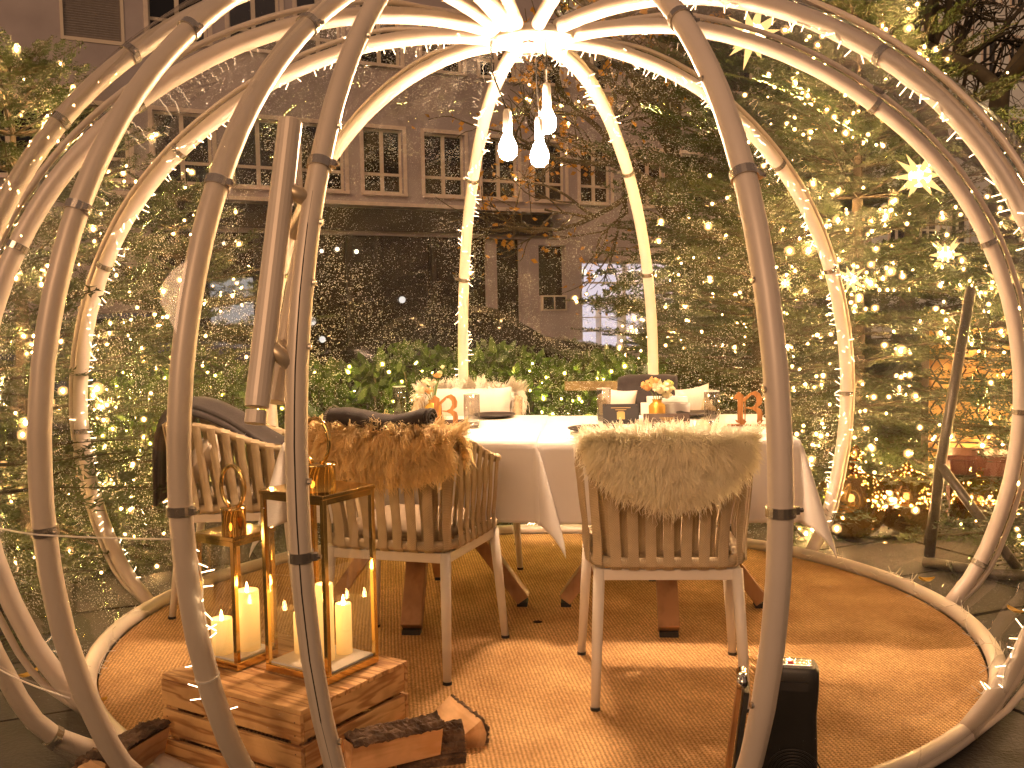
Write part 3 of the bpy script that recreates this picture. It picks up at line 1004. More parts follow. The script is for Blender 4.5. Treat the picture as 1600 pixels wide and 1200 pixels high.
# ------------------------------------------------------------------ chairs
def make_chair(label):
    t = thing('rope_armchair', label, 'chair', group='strap-woven armchairs round the tables')
    # legs (y forward, the sitter faces +y)
    for sx in (-1, 1):
        for (yb, yt, xb, xt) in ((-.275, -.215, .245, .225), (.27, .235, .285, .255)):
            lg = MB().tube([(sx * xb, yb, .0), (sx * (xb + xt) / 2, (yb + yt) / 2, .235), (sx * xt, yt, .455)], [.0145, .018, .0195], 14).build('leg', M['offwhite'], t, True)
            MB().tube([(sx * xb, yb - .0004, .0003), (sx * xb, yb, .011)], .0165, 12).build('foot_cap', M['dark_rubber'], lg)
    f = MB()
    for a, b in (((-.215, -.215), (.215, -.215)), ((-.245, .235), (.245, .235)), ((-.228, -.205), (-.25, .225)), ((.228, -.205), (.25, .225))):
        f.beam((a[0], a[1], .437), (b[0], b[1], .437), .024, .036)
    f.build('seat_frame', M['offwhite'], t, bevel=.003)
    def plan(w, yb, yf, rc=.10, n=9):
        pts = [(-w * 1.04, yf), (-w * 1.03, yf - (yf - yb) * .3), (-w * 1.01, yb + rc + .05)]
        for k in range(n + 1):
            a = math.pi + (math.pi / 2) * k / n
            pts.append((-w + rc + rc * math.cos(a), yb + rc + rc * math.sin(a)))
        pts2 = [(-x, y) for x, y in pts[::-1]]
        return pts + pts2
    top = plan(.268, -.275, .235); low = plan(.244, -.232, .245)
    def length_param(pts, m):
        P = np.array(pts); d = np.r_[0, np.cumsum(np.hypot(*np.diff(P, axis=0).T))]
        q = np.linspace(0, d[-1], m)
        return np.stack([np.interp(q, d, P[:, 0]), np.interp(q, d, P[:, 1])], 1)
    m = 49
    T = length_param(top, m); Lw = length_param(low, m)
    def ztop(y):
        u = min(1, max(0, (y + .16) / .40))
        return .842 - .105 * (u * u * (3 - 2 * u))
    top3 = [(x, y, ztop(y)) for x, y in T]; low3 = [(x, y, .478) for x, y in Lw]
    MB().tube(top3, .0155, 10).build('top_rail', M['strap'], t, True)
    MB().tube(low3, .0185, 10).build('lower_rail', M['strap'], t, True)
    cx, cyy = 0.0, 0.02
    def strap(p, q, p2, off, w, bow):
        """a band from the top rail (p) to the lower rail (q); p2-p gives the band's width direction"""
        p, q = Vector(p), Vector(q); wd = Vector(p2) - p; wd.z *= .5; wd = wd.normalized() * w / 2
        nrm = wd.cross(q - p).normalized()
        c = Vector((0, .02, p.z)); 
        if nrm.dot(p - c) < 0: nrm = -nrm
        rows = []
        path = [p + nrm * (off * .0) + Vector((0, 0, .0175)), p + nrm * (off + .004) + Vector((0, 0, .008))]
        for k in range(1, 5):
            u = k / 5
            path.append(p.lerp(q, u) + nrm * ((off * (1 - .3 * u) if off > 0 else off * (1 + 1.6 * u)) + bow * math.sin(math.pi * u)))
        path += [q + nrm * (off * .8 + .008) + Vector((0, 0, -.004)), q + nrm * .004 + Vector((0, 0, -.0205))] if off > 0 else [q + nrm * (off * 2.4) + Vector((0, 0, .002)), q + nrm * (off * 1.0) + Vector((0, 0, -.0205))]
        th_ = nrm * .0018
        for pp in path: rows.append([pp - wd + th_, pp - wd * .3 + th_ * 2.2, pp + wd * .3 + th_ * 2.2, pp + wd + th_, pp + wd - th_, pp - wd - th_, pp - wd + th_])
        return MB().grid(rows)
    for k in range(1, m - 1):
        p, q = top3[k], low3[k]; p2 = top3[min(k + 1, m - 1)]
        if k % 2 == 0:
            strap(p, low3[k], p2, .017, .034, .004).build('strap', M['strap'], t)
        else:
            lean = 1 if k < m // 2 else -1
            q2 = low3[min(max(k, 1), m - 2)]
            strap(p, q2, p2, -.019, .031, .0).build('strap', M['strap'], t)
    # seat cushion
    rows = []
    for i in range(13):
        a = math.pi * i / 12
        rows.append([])
        for j in range(41):
            b = 2 * math.pi * j / 40
            sx = abs(math.cos(b)) ** .35 * math.copysign(1, math.cos(b)); sy = abs(math.sin(b)) ** .35 * math.copysign(1, math.sin(b))
            rr = math.sin(a) ** .35
            rows[-1].append((.215 * sx * rr, .02 + .215 * sy * rr, .505 - .045 * math.cos(a)))
    MB().grid(rows).build('seat_cushion', M['seat'], t, True)
    return t
CH = {}
ch = make_chair('rope armchair with cream sheepskin on its back, right-hand one of the near pair')
CH['rc'] = ch
ch.location = (.515, 3.485, .022); ch.rotation_euler = (0, 0, R_(-3.5))
def chair_copy(key, loc, rot, label):
    c = copy_tree(CH['rc']); c.location = loc; c.rotation_euler = (0, 0, R_(rot)); c['label'] = label
    CH[key] = c
chair_copy('lc', (-.398, 3.815, .022), -17.5, 'rope armchair with ginger sheepskin on its back behind the brass lantern')
chair_copy('le', (-1.255, 4.60, .022), -84, 'rope armchair at the left table end with a dark blanket over it')
chair_copy('b1', (-.245, 5.36, .022), 177, 'rope armchair behind the table draped with a long white sheepskin')
chair_copy('b2', (.77, 5.33, .022), 184, 'rope armchair behind the table with a dark blanket over its back')

# ------------------------------------------------------------------ sheepskins
def sheepskin(chair, label, m, half_w, inside, outside, seed, n_clump=620, length=.085, per=15, lift=.0, curl=1.0, wr=.0017, spread_=.8, hemx=.55, puff=.0):
    """lies over the chair's top rail: from inside up over and down the outside"""
    rs = np.random.default_rng(seed)
    t = thing('sheepskin', label, 'sheepskin', tuple(chair.location), chair.rotation_euler.z, 'sheepskins laid over the chair backs')
    yb, zr = -.275, .842
    def surf(u, s):
        """u -1..1 across, s -1 (inside hem) .. 0 (top) .. 1 (outside hem)"""
        x = u * half_w * (1 - .10 * s * s)
        wrap = .30 * max(0, abs(u) * half_w - .19) * 1.2
        hem = (1 - hemx * abs(u) ** 2.0)
        if s >= 0:
            e = s * outside * hem
            if e < .06:
                a = e / .06 * math.pi / 2
                y = yb - .034 * math.sin(a); z = zr + .022 + .030 * math.cos(a)
                nrm = Vector((0, -math.sin(a), math.cos(a))); tan = Vector((0, -math.cos(a), -math.sin(a)))
            else:
                y = yb - .034 + (e - .06) * .10; z = zr + .022 - (e - .06)
                nrm = Vector((0, -1, .05)); tan = Vector((0, .1, -1))
        else:
            e = -s * inside * hem
            if e < .06:
                a = e / .06 * math.pi / 2
                y = yb + .034 * math.sin(a); z = zr + .022 + .030 * math.cos(a)
                nrm = Vector((0, math.sin(a), math.cos(a))); tan = Vector((0, math.cos(a), -math.sin(a)))
            else:
                y = yb + .034 + (e - .06) * .2; z = zr + .022 - (e - .06)
                nrm = Vector((0, 1, .1)); tan = Vector((0, .2, -1))
        if s > 0: y -= puff * math.sin(math.pi * min(1, e / (outside + .02))) * max(0, 1 - u * u)
        nrm = (nrm + Vector((u * .25, 0, 0))).normalized()
        return Vector((x, y + wrap, z + lift - .02 * u * u)), nrm, tan
    rows = [[surf(u, s)[0] for u in np.linspace(-1, 1, 17)] for s in np.linspace(-1, 1, 25)]
    hide = MB().grid(rows).build('hide', m, t, True)
    sd = hide.modifiers.new('thickness', 'SOLIDIFY'); sd.thickness = .008; sd.offset = -1
    V, F = [], []
    for c in range(n_clump):
        u = rs.uniform(-1.0, 1.0); s = rs.uniform(-.75, 1.0)
        if abs(u) > .97: u *= .985
        p, nrm, tan = surf(u, s)
        L = length * rs.uniform(.7, 1.25)
        side = Vector((1, 0, 0))
        sway = side * (u * .45 + rs.normal(0, .35))
        stand = .62 if abs(s) < .15 else .40
        tipc = p + nrm * L * (stand + rs.uniform(-.1, .15)) + (tan + sway).normalized() * L * (1 - .45 * stand)
        swirl = Vector(rs.normal(0, 1, 3)) * .012 * curl
        for k in range(per):
            jit = Vector(rs.normal(0, .011, 3)); jit -= nrm * jit.dot(nrm)
            b = p + jit
            tp_ = tipc + jit * spread_ + Vector(rs.normal(0, .006, 3)) + (nrm * rs.normal(0, .007)) + tan * rs.normal(0, .012)
            mid = b.lerp(tp_, .5) + nrm * L * .26 + swirl
            w = (tp_ - b).cross(nrm + Vector(rs.normal(0, .40, 3)) + Vector((0, 0, .35))).normalized() * wr * rs.uniform(.7, 1.3)
            base = len(V)
            wv = Vector(rs.normal(0, 1, 3)) * .0035 * curl; ph_ = rs.uniform(0, 6.28)
            for q in (0, .28, .55, .8):
                c_ = (1 - q) ** 2 * b + 2 * q * (1 - q) * mid + q * q * tp_ + wv * math.sin(ph_ + q * 9) * q
                wq = w * (1 - q * .55)
                V.append(c_ - wq); V.append(c_ + wq)
            V.append(tp_)
            V.append(tp_ + w * .1)

            for q in range(4):
                F.append((base + 2 * q, base + 2 * q + 1, base + 2 * q + 3, base + 2 * q + 2))
    me = np_mesh('sheepskin_wool', np.array(V), np.array(F))
    w_ = obj('wool', me, m, t, True)
    stuff(w_)
    return t
sheepskin(CH['rc'], 'cream long-haired sheepskin over the right near chair back', M['furcream'], .258, .22, .205, 3, 1500, .080, 17, curl=1.2, hemx=.80, wr=.0016, spread_=.85, puff=.04)
sheepskin(CH['lc'], 'ginger brown shaggy sheepskin over the chair back beneath the rolled blanket', M['furbrown'], .285, .20, .165, 4, 1150, .072, 19, curl=2.0, spread_=.38, hemx=.3, wr=.0018, puff=.025)
sheepskin(CH['b1'], 'white long-haired sheepskin on the chair behind the table', M['furwhite'], .285, .30, .20, 5, 420, .085, 14, wr=.0024)

# ------------------------------------------------------------------ blankets and cushions
def roll_blanket():
    t = thing('blanket', 'charcoal blanket folded into a roll on the ginger sheepskin', 'blanket', (CH['lc'].location.x, CH['lc'].location.y, .022), CH['lc'].rotation_euler.z, 'dark blankets')
    rows = []
    n = 26
    for i in range(n + 1):
        u = i / n; x = -.185 + .37 * u
        sag = -.012 * math.sin(math.pi * u) + .010 * math.sin(u * 7)
        row = []
        for j in range(25):
            a = 2 * math.pi * j / 24
            k = 1 + .10 * math.cos(2 * a + .6) + .02 * math.sin(5 * u * 6.28 + a)
            e = 1.0 if 0 < i < n else .82
            row.append((x + (.01 if i == n else 0), -.262 + .062 * k * e * math.cos(a), .938 + sag + .040 * k * e * math.sin(a)))
        rows.append(row)
    o = MB().grid(rows).build('roll', M['blanket'], t, True)
    for sx, i in ((-1, 0), (1, n)):
        # the spiral edge seen at the rolled ends
        c = (-.186 if sx < 0 else .196)
        sp = [(c + .002 * sx, -.262 + .058 * r * math.cos(a), .938 + (.004 if sx > 0 else 0) + .036 * r * math.sin(a)) for a, r in zip(np.linspace(0, 4 * math.pi, 40), np.linspace(.96, .2, 40))]
        MB().tube(sp, .006, 6).build('rolled_edge', M['blanket'], t, True)
        vs = [(c - .004 * sx, -.262 + .052 * math.cos(a), .938 + .032 * math.sin(a)) for a in np.linspace(0, 2 * math.pi, 20, endpoint=False)]
        MB().add(vs, [tuple(range(20))]).build('end_fold', M['blanket'], t)
    st = MB()
    for k in range(20):
        a = math.pi * k / 19
        st.tube([(-.182, -.262 - .064 * math.cos(a), .938 + .043 * math.sin(a)), (-.172, -.262 - .066 * math.cos(a), .938 + .045 * math.sin(a))], .0015, 4)
    stuff(st.build('stitching', M['stitch'], t))
roll_blanket()

def drape(name, label, chair, x0, x1, inside, outside, lift, seed, stitch=True):
    rs = np.random.default_rng(seed)
    t = thing(name, label, 'blanket', tuple(chair.location), chair.rotation_euler.z, 'dark blankets')
    yb, zr = -.275, .842
    ph = rs.uniform(0, 6.28, 4)
    def path(e):
        r = .032 + lift * .3
        if abs(e) < .055:
            a = e / .055 * math.pi / 2
            return yb - r * math.sin(a), zr + .016 + lift + r * math.cos(a) * .9, a
        sg = 1 if e > 0 else -1
        d = abs(e) - .055
        return yb - sg * (r + (.02 + .05 * d) * (1 if sg > 0 else 3.4) * min(1, d / .1)), zr + .016 + lift - d, sg * math.pi / 2
    for layer in range(2):
        rows = []
        for e in np.linspace(-inside + layer * .03, outside - layer * .04, 34):
            y, z, a = path(e)
            row = []
            for u in np.linspace(0, 1, 22):
                x = x0 + (x1 - x0) * u + .008 * math.sin(e * 22 + ph[2])
                wv = .007 * math.sin(u * 9 + ph[0] + e * 6) + .005 * math.sin(u * 21 + ph[1])
                o_ = layer * -.012
                row.append((x, y - math.sin(a) * (wv + o_), z + math.cos(a) * (wv * .4 + o_) - .012 * (2 * u - 1) ** 2))
            rows.append(row)
        ob = MB().grid(rows).build('fold', M['blanket'], t, True)
        sd = ob.modifiers.new('thickness', 'SOLIDIFY'); sd.thickness = .010; sd.offset = 0
    if stitch:
        st = MB()
        y, z, a = path(-inside)
        for u in np.linspace(.02, .98, 40):
            x = x0 + (x1 - x0) * u
            st.tube([(x, y + .010, z + .000), (x + .004, y + .011, z + .012)], .0016, 4)
        stuff(st.build('stitching', M['stitch'], t))
    return t
drape('blanket', 'dark brown blanket with pale stitched hem on the far right chair', CH['b2'], -.165, .165, .22, .25, .05, 11)
def end_blanket():
    """lies across the left armchair from its back over a cushion towards the far arm"""
    t = thing('blanket', 'dark grey blanket sloping over the cushion of the left end armchair', 'blanket', tuple(CH['le'].location), CH['le'].rotation_euler.z, 'dark blankets')
    rows = []
    for i in range(30):
        e = i / 29
        pts = smooth_curve([(0, -.345, .52), (0, -.335, .78), (0, -.285, .905), (0, -.20, .935), (0, -.05, .885), (0, .12, .765), (0, .22, .70)], 6)
        k = e * (len(pts) - 1); a = int(min(k, len(pts) - 2)); p = pts[a].lerp(pts[a + 1], k - a)
        row = []
        for u in np.linspace(0, 1, 20):
            x = -.24 + .43 * u - .10 * e
            row.append((x, p.y + .012 * math.sin(u * 8 + e * 5), p.z + .012 * math.sin(u * 7 + 1 + e * 3) - .10 * max(0, .5 - u) ** 1.2 * e - .06 * max(0, u - .72) ** 1.2))
        rows.append(row)
    for dz, nm in ((0, 'fold'), (-.026, 'fold')):
        r2 = [[(x + (.0 if dz == 0 else .03), y, z + dz) for x, y, z in r] for r in rows]
        ob = MB().grid(r2).build(nm, M['blanket'], t, True)
        sd = ob.modifiers.new('thickness', 'SOLIDIFY'); sd.thickness = .016; sd.offset = 0
end_blanket()

def cushion(label, chair, loc, rot, size=(.38, .36, .12), group='cream scatter cushions'):
    rows = []
    n = 20
    def sh(u, v, s):
        e = (1 - abs(u) ** 3.2) * (1 - abs(v) ** 3.2)
        pin = 1 - .10 * (1 - (abs(u) * abs(v))) * 0
        x = u * size[0] / 2 * (1 - .07 * (1 - v * v) * abs(u)); y = v * size[1] / 2 * (1 - .07 * (1 - u * u) * abs(v))
        return (x, y, s * size[2] / 2 * max(e, 0) ** .55)
    mb = MB()
    for s in (1, -1):
        mb.grid([[sh(u, v, s) for u in np.linspace(-1, 1, n)][::s] for v in np.linspace(-1, 1, n)])
    o = mb.build('cushion', M['cushion'], None, True)
    o.location = Matrix.Rotation(chair.rotation_euler.z, 3, 'Z') @ Vector(loc) + chair.location
    o.rotation_euler = (Matrix.Rotation(chair.rotation_euler.z, 3, 'Z') @ Euler(rot).to_matrix()).to_euler()
    return tag(o, label, 'cushion', group)
cushion('cream cushion under the dark blanket on the left end armchair', CH['le'], (.135, -.13, .690), (R_(50), R_(10), R_(-12)), (.28, .28, .12))
cushion('cream cushion leaning beside the dark blanket on the far right chair, toward the fir', CH['b2'], (-.215, -.11, .735), (R_(74), R_(8), R_(10)), (.20, .34, .11))
cushion('pale cushion at the other side of the far right chair, behind a glass', CH['b2'], (.20, -.12, .73), (R_(74), R_(-6), R_(-8)), (.19, .34, .11))
cushion('broad cream cushion in the white sheepskin chair behind the table', CH['b1'], (-.01, -.11, .745), (R_(78), 0, 0), (.46, .34, .12))

# ------------------------------------------------------------------ things on the tables
ZC = ZT + .0095
def tumbler(x, y, label, h=.155, r=.034):
    t = thing('drinking_glass', label, 'glass', (x, y, ZC), group='tall clear tumblers on the tables')
    MB().lathe([(r * .86, .002), (r * .97, .04), (r, h * .55), (r * .98, h), (r * .94, h), (r * .95, h * .55), (r * .90, .03)], (0, 0, 0), 26).build('wall', M['glass'], t, True)
    MB().lathe([(.001, .0), (r * .80, .0), (r * .86, .004), (r * .88, .026), (r * .5, .022), (.001, .021)], (0, 0, 0), 26).build('thick_base', M['water'], t, True)
    MB().tube([(r * .96 * math.cos(a), r * .96 * math.sin(a), h) for a in np.linspace(0, 2 * math.pi, 26, endpoint=False)], .0014, 5, closed=True).build('rim', M['white'], t, True)
tumbler(-.577, 5.14, 'empty tumbler at the far left edge of the left table')
tumbler(-.184, 4.54, 'tumbler near the wooden letter on the left table', .158, .037)
tumbler(.433, 4.76, 'tumbler beside the black sign on the right table')
tumbler(.877, 4.42, 'tumbler between the flower vase and right-hand wooden letter', .16)

def vase(x, y, label, h=.085, r=.036):
    t = thing('vase', label, 'vase', (x, y, ZC), group='gold bottle vases')
    MB().lathe([(.001, 0), (r * .92, .0), (r, .006), (r, h * .68), (r * .8, h * .8), (r * .55, h * .88), (r * .55, h), (r * .65, h + .004), (r * .5, h + .004), (r * .45, h * .9), (.001, h * .85)], (0, 0, 0), 26).build('body', M['goldvase'], t, True)
    rib_ = MB()
    for k in range(9):
        z = .008 + k * h * .075
        rib_.tube([(r * 1.005 * math.cos(a), r * 1.005 * math.sin(a), z) for a in np.linspace(0, 2 * math.pi, 24, endpoint=False)], .0016, 4, closed=True)
    stuff(rib_.build('ridges', M['goldvase'], t, True))
    return t
vase(-.386, 4.90, 'gold vase with a tall snapdragon stem on the left table', .10, .042)
vase(.70, 4.86, 'small gold vase with round blooms on the right table', .085, .040)
def blossom(mb, c, r, rs, n=26):
    for k in range(n):
        d = Vector(rs.normal(0, 1, 3)).normalized(); d.z = abs(d.z) * .9 + d.z * .1
        p = Vector(c) + d * r * rs.uniform(.55, 1.0)
        u = d.orthogonal().normalized(); v = d.cross(u)
        a = rs.uniform(0, 6.28); u, v = u * math.cos(a) + v * math.sin(a), v * math.cos(a) - u * math.sin(a)
        s = r * .42
        mb.add([p - u * s * .5 - d * s * .4, p + u * s * .5 - d * s * .4, p + u * s * .75 + v * s * .3 + d * s * .2, p + d * s * .55 + v * s * .2, p - u * s * .75 + v * s * .3 + d * s * .2], [(0, 1, 2, 3, 4)])
def bouquet(x, y, z, heads, label, stems=True):
    rs = np.random.default_rng(int(abs(x * 1000)))
    t = thing('flower_bunch', label, 'flowers', (x, y, z), group='flowers in the gold vases')
    for (hx, hy, hz, r, m) in heads:
        MB().tube([(0, 0, -.03), (hx * .5, hy * .5, hz * .5), (hx, hy, hz)], .0022, 5).build('stem', M['stem'], t)
        mb = MB(); mb.ball((hx, hy, hz), r * .55, 8, 6); blossom(mb, (hx, hy, hz), r, rs)
        mb.build('flower_head', M[m], t, False)
bouquet(.70, 4.86, ZC + .085, [(-.045, .0, .065, .036, 'petalo'), (.015, -.02, .055, .044, 'petalw'), (.055, .02, .070, .033, 'petalg'), (-.01, .02, .088, .026, 'petalo'), (.045, -.01, .022, .026, 'petalw'), (.06, .0, .05, .028, 'petalw')], 'bunch of cream and apricot blooms in the right vase')
bouquet(-.386, 4.90, ZC + .10, [(-.02 + .014 * k, .0, .045 + .021 * k + .01 * (k % 2), .024 - .002 * k, 'petalw' if k % 3 else 'petalo') for k in range(6)] + [(-.05, 0, .05, .03, 'petalw'), (-.035, .01, .09, .024, 'petalw'), (.03, 0, .12, .02, 'petalo')], 'stem of pale snapdragon flowers in the left vase')

def letter_R(x, y, rot, label, hgt=.155):
    t = thing('wooden_letter', label, 'ornament', (x, y, ZC), rot, 'wooden letters R on the tables')
    s = hgt
    # blackletter R as closed outlines, built from strokes
    def slab(poly, nm='letter_stroke', th=.010):
        n = len(poly)
        vs = [(px * s, -th / 2, pz * s) for px, pz in poly] + [(px * s, th / 2, pz * s) for px, pz in poly]
        fs = [tuple(range(n)), tuple(range(2 * n - 1, n - 1, -1))] + [(i, n + i, n + (i + 1) % n, (i + 1) % n) for i in range(n)]
        return vs, fs
    left = [(-.40, .78), (-.30, .92), (-.24, .98), (-.10, .88), (-.12, .20), (-.05, .08), (-.02, .12), (-.10, .02), (-.16, .035), (-.30, .10), (-.34, .17), (-.27, .15), (-.27, .76), (-.34, .76)]
    thin = [(-.075, .10), (-.045, .10), (-.045, .72), (.10, .86), (.085, .885), (-.075, .75)]
    bowl_o = [(-.13, .66), (-.13, .76), (.00, .87), (.10, .95), (.24, 1.0), (.36, .92), (.42, .78), (.40, .62), (.28, .53), (.12, .47), (-.03, .50), (-.03, .53), (.10, .52), (.20, .57), (.265, .68), (.25, .80), (.18, .88), (.10, .88), (.04, .84)]
    leg = [(.12, .47), (.28, .53), (.40, .46), (.43, .34), (.42, .17), (.50, .13), (.44, .15), (.37, .02), (.30, .05), (.27, .11), (.28, .20), (.28, .34), (.22, .42)]
    base = MB()
    letter = MB()
    for i, pl in enumerate((left, thin, bowl_o, leg)):
        vs, fs = slab(pl, th=.010 + .0006 * i); letter.add(vs, fs)
    letter.build('letter', M['ornwood'], t)
    MB().box((.01, 0, .0025), (s * 1.25, .055, .005)).build('base_plate', M['ornwood'], t)
letter_R(-.315, 4.57, R_(6), 'orange plywood letter R standing on the left table')
letter_R(1.042, 4.46, R_(-10), 'orange plywood letter R standing at the right end of table')

def folded_card(x, y, rot, label, w, h, m, gold=False, tilt=20):
    t = thing('table_card', label, 'card', (x, y, ZC), rot, 'folded cards on the tables')
    a = R_(tilt)
    for sg in (1, -1):
        MB().box((0, sg * h / 2 * math.sin(a), h / 2 * math.cos(a) + .002), (w, .003, h), (sg * a, 0, 0)).build('leaf', m, t)
    if gold:
        for i, (wx, dz) in enumerate(((.5, .7), (.35, .58), (.3, .38), (.42, .3))):
            c = Vector((0, -h / 2 * math.sin(a), h / 2 * math.cos(a) + .002))
            ux = Euler((-a, 0, 0)).to_matrix()
            MB().box(c + ux @ Vector((0, -.0022, (dz - .5) * h)), (w * wx * .6, .0012, .0028), (-a, 0, 0)).build('printed_line', M['goldprint'], t)
    return t
folded_card(.674, 4.40, R_(-5), 'brown folded menu card in front of the right vase', .20, .075, M['browncard'], True, 32)
folded_card(-.287, 4.67, R_(10), 'dark brown menu card lying behind the left letter', .15, .05, M['browncard'], False, 60)
sg = thing('table_sign', 'small black acrylic sign with a gold square, left of the right vase', 'sign', (.496, 4.60, ZC), R_(-3))
MB().box((0, 0, .048), (.165, .006, .092), (R_(-12), 0, 0)).build('plate', M['blackmatte'], sg, bevel=.001)
rt = Euler((R_(-12), 0, 0)).to_matrix()
MB().box(Vector((0, 0, .048)) + rt @ Vector((0, -.0042, -.008)), (.036, .002, .034), rt).build('gold_square', M['goldprint'], sg)
for w, dz in ((.09, .028), (.05, .019), (.025, .012)):
    MB().box(Vector((0, 0, .048)) + rt @ Vector((0, -.0042, dz)), (w, .0015, .0024), rt).build('printed_line', M['goldprint'], sg)
for sx in (-1, 1):
    for sz in (-1, 1):
        MB().tube([Vector((0, 0, .048)) + rt @ Vector((sx * .073, -.003, sz * .039)), Vector((0, 0, .048)) + rt @ Vector((sx * .073, -.007, sz * .039))], .0045, 8).build('stud', M['chrome'], sg)

def plate(x, y, r, label, m='slate'):
    o = MB().lathe([(.001, .004), (r * .62, .005), (r * .9, .014), (r, .020), (r * 1.0, .023), (r * .9, .019), (r * .6, .010), (.001, .009)], (0, 0, 0), 32).build('plate', M[m], None, True)
    o.location = (x, y, ZC)
    tag(o, label, 'plate', 'dark stoneware plates')
plate(-.09, 4.98, .105, 'dark plate before the white sheepskin chair')
plate(.90, 4.88, .105, 'dark plate behind the tumbler nearest the right-hand wooden letter')
plate(.355, 4.30, .12, 'dark plate peeking out left of the cream sheepskin')
bx = thing('serving_box', 'white stacked box behind the gold vase on the right table', 'box', (.76, 5.0, ZC), R_(-5))
MB().box((0, 0, .03), (.24, .07, .06)).build('lower_box', M['white'], bx, bevel=.003)
MB().box((.01, .01, .076), (.20, .06, .03)).build('upper_box', M['white'], bx, bevel=.003)
def fork(x, y, rot, label):
    t = thing('fork', label, 'cutlery', (x, y, ZC), rot, 'steel cutlery on the cloth')
    MB().beam((0, -.10, .004), (0, .02, .006), .007, .003).build('handle', M['chrome'], t)
    h = MB().box((0, .034, .005), (.022, .03, .003))
    h.build('head', M['chrome'], t)
    for k in range(4): MB().beam((-.009 + k * .006, .048, .005), (-.009 + k * .006, .085, .009), .0026, .0022).build('tine', M['chrome'], t)
fork(-.235, 4.40, R_(30), 'steel fork in front of the left table tumbler')

# ------------------------------------------------------------------ crate, lanterns, candles, logs
CR = thing('wooden_crate', 'flamed pine slatted crate turned upside down inside the doorway', 'crate', (-.686, 2.93, .022), R_(-32.5))
cl, cw, chh = .555, .455, .25
for k in range(3):                       # side boards, three tiers
    z = .003 + .074 / 2 + k * .0880
    for sy in (-1, 1):
        MB().box((0, sy * (cw / 2 - .007), z), (cl, .014, .074), (random.uniform(-.012, .012), 0, random.uniform(-.004, .004))).build('plank', M['cratewood'], CR, bevel=.002)
    for sx in (-1, 1):
        o = MB().box((0, 0, 0), (cw - .032, .014, .074)).build('plank', M['cratewood'], CR, bevel=.002)
        o.location = (sx * (cl / 2 - .0075), 0, z + .001); o.rotation_euler = (0, random.uniform(-.012, .012), R_(90))
for k in range(5):                       # boards of the upturned bottom
    wd = cw / 5 - .006
    o = MB().box((0, 0, 0), (cl + .004, wd, .014)).build('plank', M['cratewood'], CR, bevel=.002)
    o.location = (0, -cw / 2 + cw / 5 * (k + .5), chh + .0095 + random.uniform(-.0015, .002)); o.rotation_euler = (0, 0, random.uniform(-.006, .006))
for sx in (-1, 1):
    for sy in (-1, 1):
        MB().box((sx * (cl / 2 - .036), sy * (cw / 2 - .030), .123), (.03, .03, .24)).build('corner_post', M['cratewood'], CR)
for sx in (-1, 1):
    for k in range(3):
        for dz in (-.018, .018):
            for sy in (-1, 1):
                MB().tube([(sx * (cl / 2 - .02), sy * (cw / 2 + .0005), .041 + k * .0865 + dz), (sx * (cl / 2 - .02), sy * (cw / 2 - .006), .041 + k * .0865 + dz)], .0022, 6).build('nail', M['steel'], CR)
ZL = .022 + chh + .019
def lantern(x, y, rot, w, d, h, label):
    t = thing('lantern', label, 'lantern', (x, y, ZL), rot, 'brass lanterns on the crate')
    e = .014
    MB().box((0, 0, .012), (w, d, .022)).build('base_tray', M['brass'], t, bevel=.0015)
    MB().box((0, 0, .0265), (w - .02, d - .02, .006)).build('tray_liner', M['white'], t)
    for sx in (-1, 1):
        for sy in (-1, 1):
            MB().box((sx * (w / 2 - e / 2), sy * (d / 2 - e / 2), (h + .023) / 2), (e, e, h - .024)).build('corner_post', M['brass'], t, bevel=.001)
    fr = MB()
    for sy in (-1, 1): fr.box((0, sy * (d / 2 - e / 2), h - .008), (w - 2 * e, e * .9, .016))
    for sx in (-1, 1): fr.box((sx * (w / 2 - e / 2), 0, h - .0082), (e * .9, d - 2 * e, .016))
    fr.build('top_frame', M['brass'], t)
    MB().box((0, 0, h + .006), (w + .006, d + .006, .012)).build('lid', M['brass'], t, bevel=.0015)
    cr = w * .22
    MB().lathe([(cr, h + .012), (cr, h + .075), (cr * 1.06, h + .076), (cr * 1.06, h + .082), (.001, h + .083)], (0, 0, 0), 28).build('chimney', M['brass'], t, True)
    pts = [(0, .0, 0)]
    rr = .044 + w * .03
    loop = [(rr * math.sin(a), 0, h + .082 + rr * 1.25 - rr * 1.30 * math.cos(a)) for a in np.linspace(.35, 2 * math.pi - .35, 30)]
    MB().tube(loop, .0065, 8).build('carry_ring', M['brass'], t, True)
    for sy in (-1, 1): MB().box((0, sy * (d / 2 - .004), h / 2 + .008), (w - 2 * e - .002, .003, h - .05)).build('glass_pane', M['pane'], t)
    for sx in (-1, 1): MB().box((sx * (w / 2 - .004), 0, h / 2 + .008), (.003, d - 2 * e - .002, h - .05)).build('glass_pane', M['pane'], t)
lantern(-.845, 3.005, R_(-32), .165, .165, .385, 'smaller brass lantern on the left end of the crate')
lantern(-.575, 2.925, R_(-32), .245, .22, .525, 'larger brass lantern on the near end of the crate')
def candle(x, y, r, h, label):
    t = thing('candle', label, 'candle', (x, y, ZL + .0305), group='lit cream pillar candles in the lanterns')
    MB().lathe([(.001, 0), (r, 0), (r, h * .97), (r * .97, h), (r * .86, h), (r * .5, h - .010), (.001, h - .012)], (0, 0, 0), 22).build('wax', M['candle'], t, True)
    MB().lathe([(.0005, h - .012), (.005, h - .004), (.0055, h + .004), (.003, h + .016), (.0003, h + .026)], (0, 0, 0), 8).build('flame', M['flame'], t, True)
M['flame'] = emit('candle_flame', (1.0, 0.55, 0.16), 45)
candle(-.885, 2.975, .031, .105, 'short lit candle in the smaller lantern')
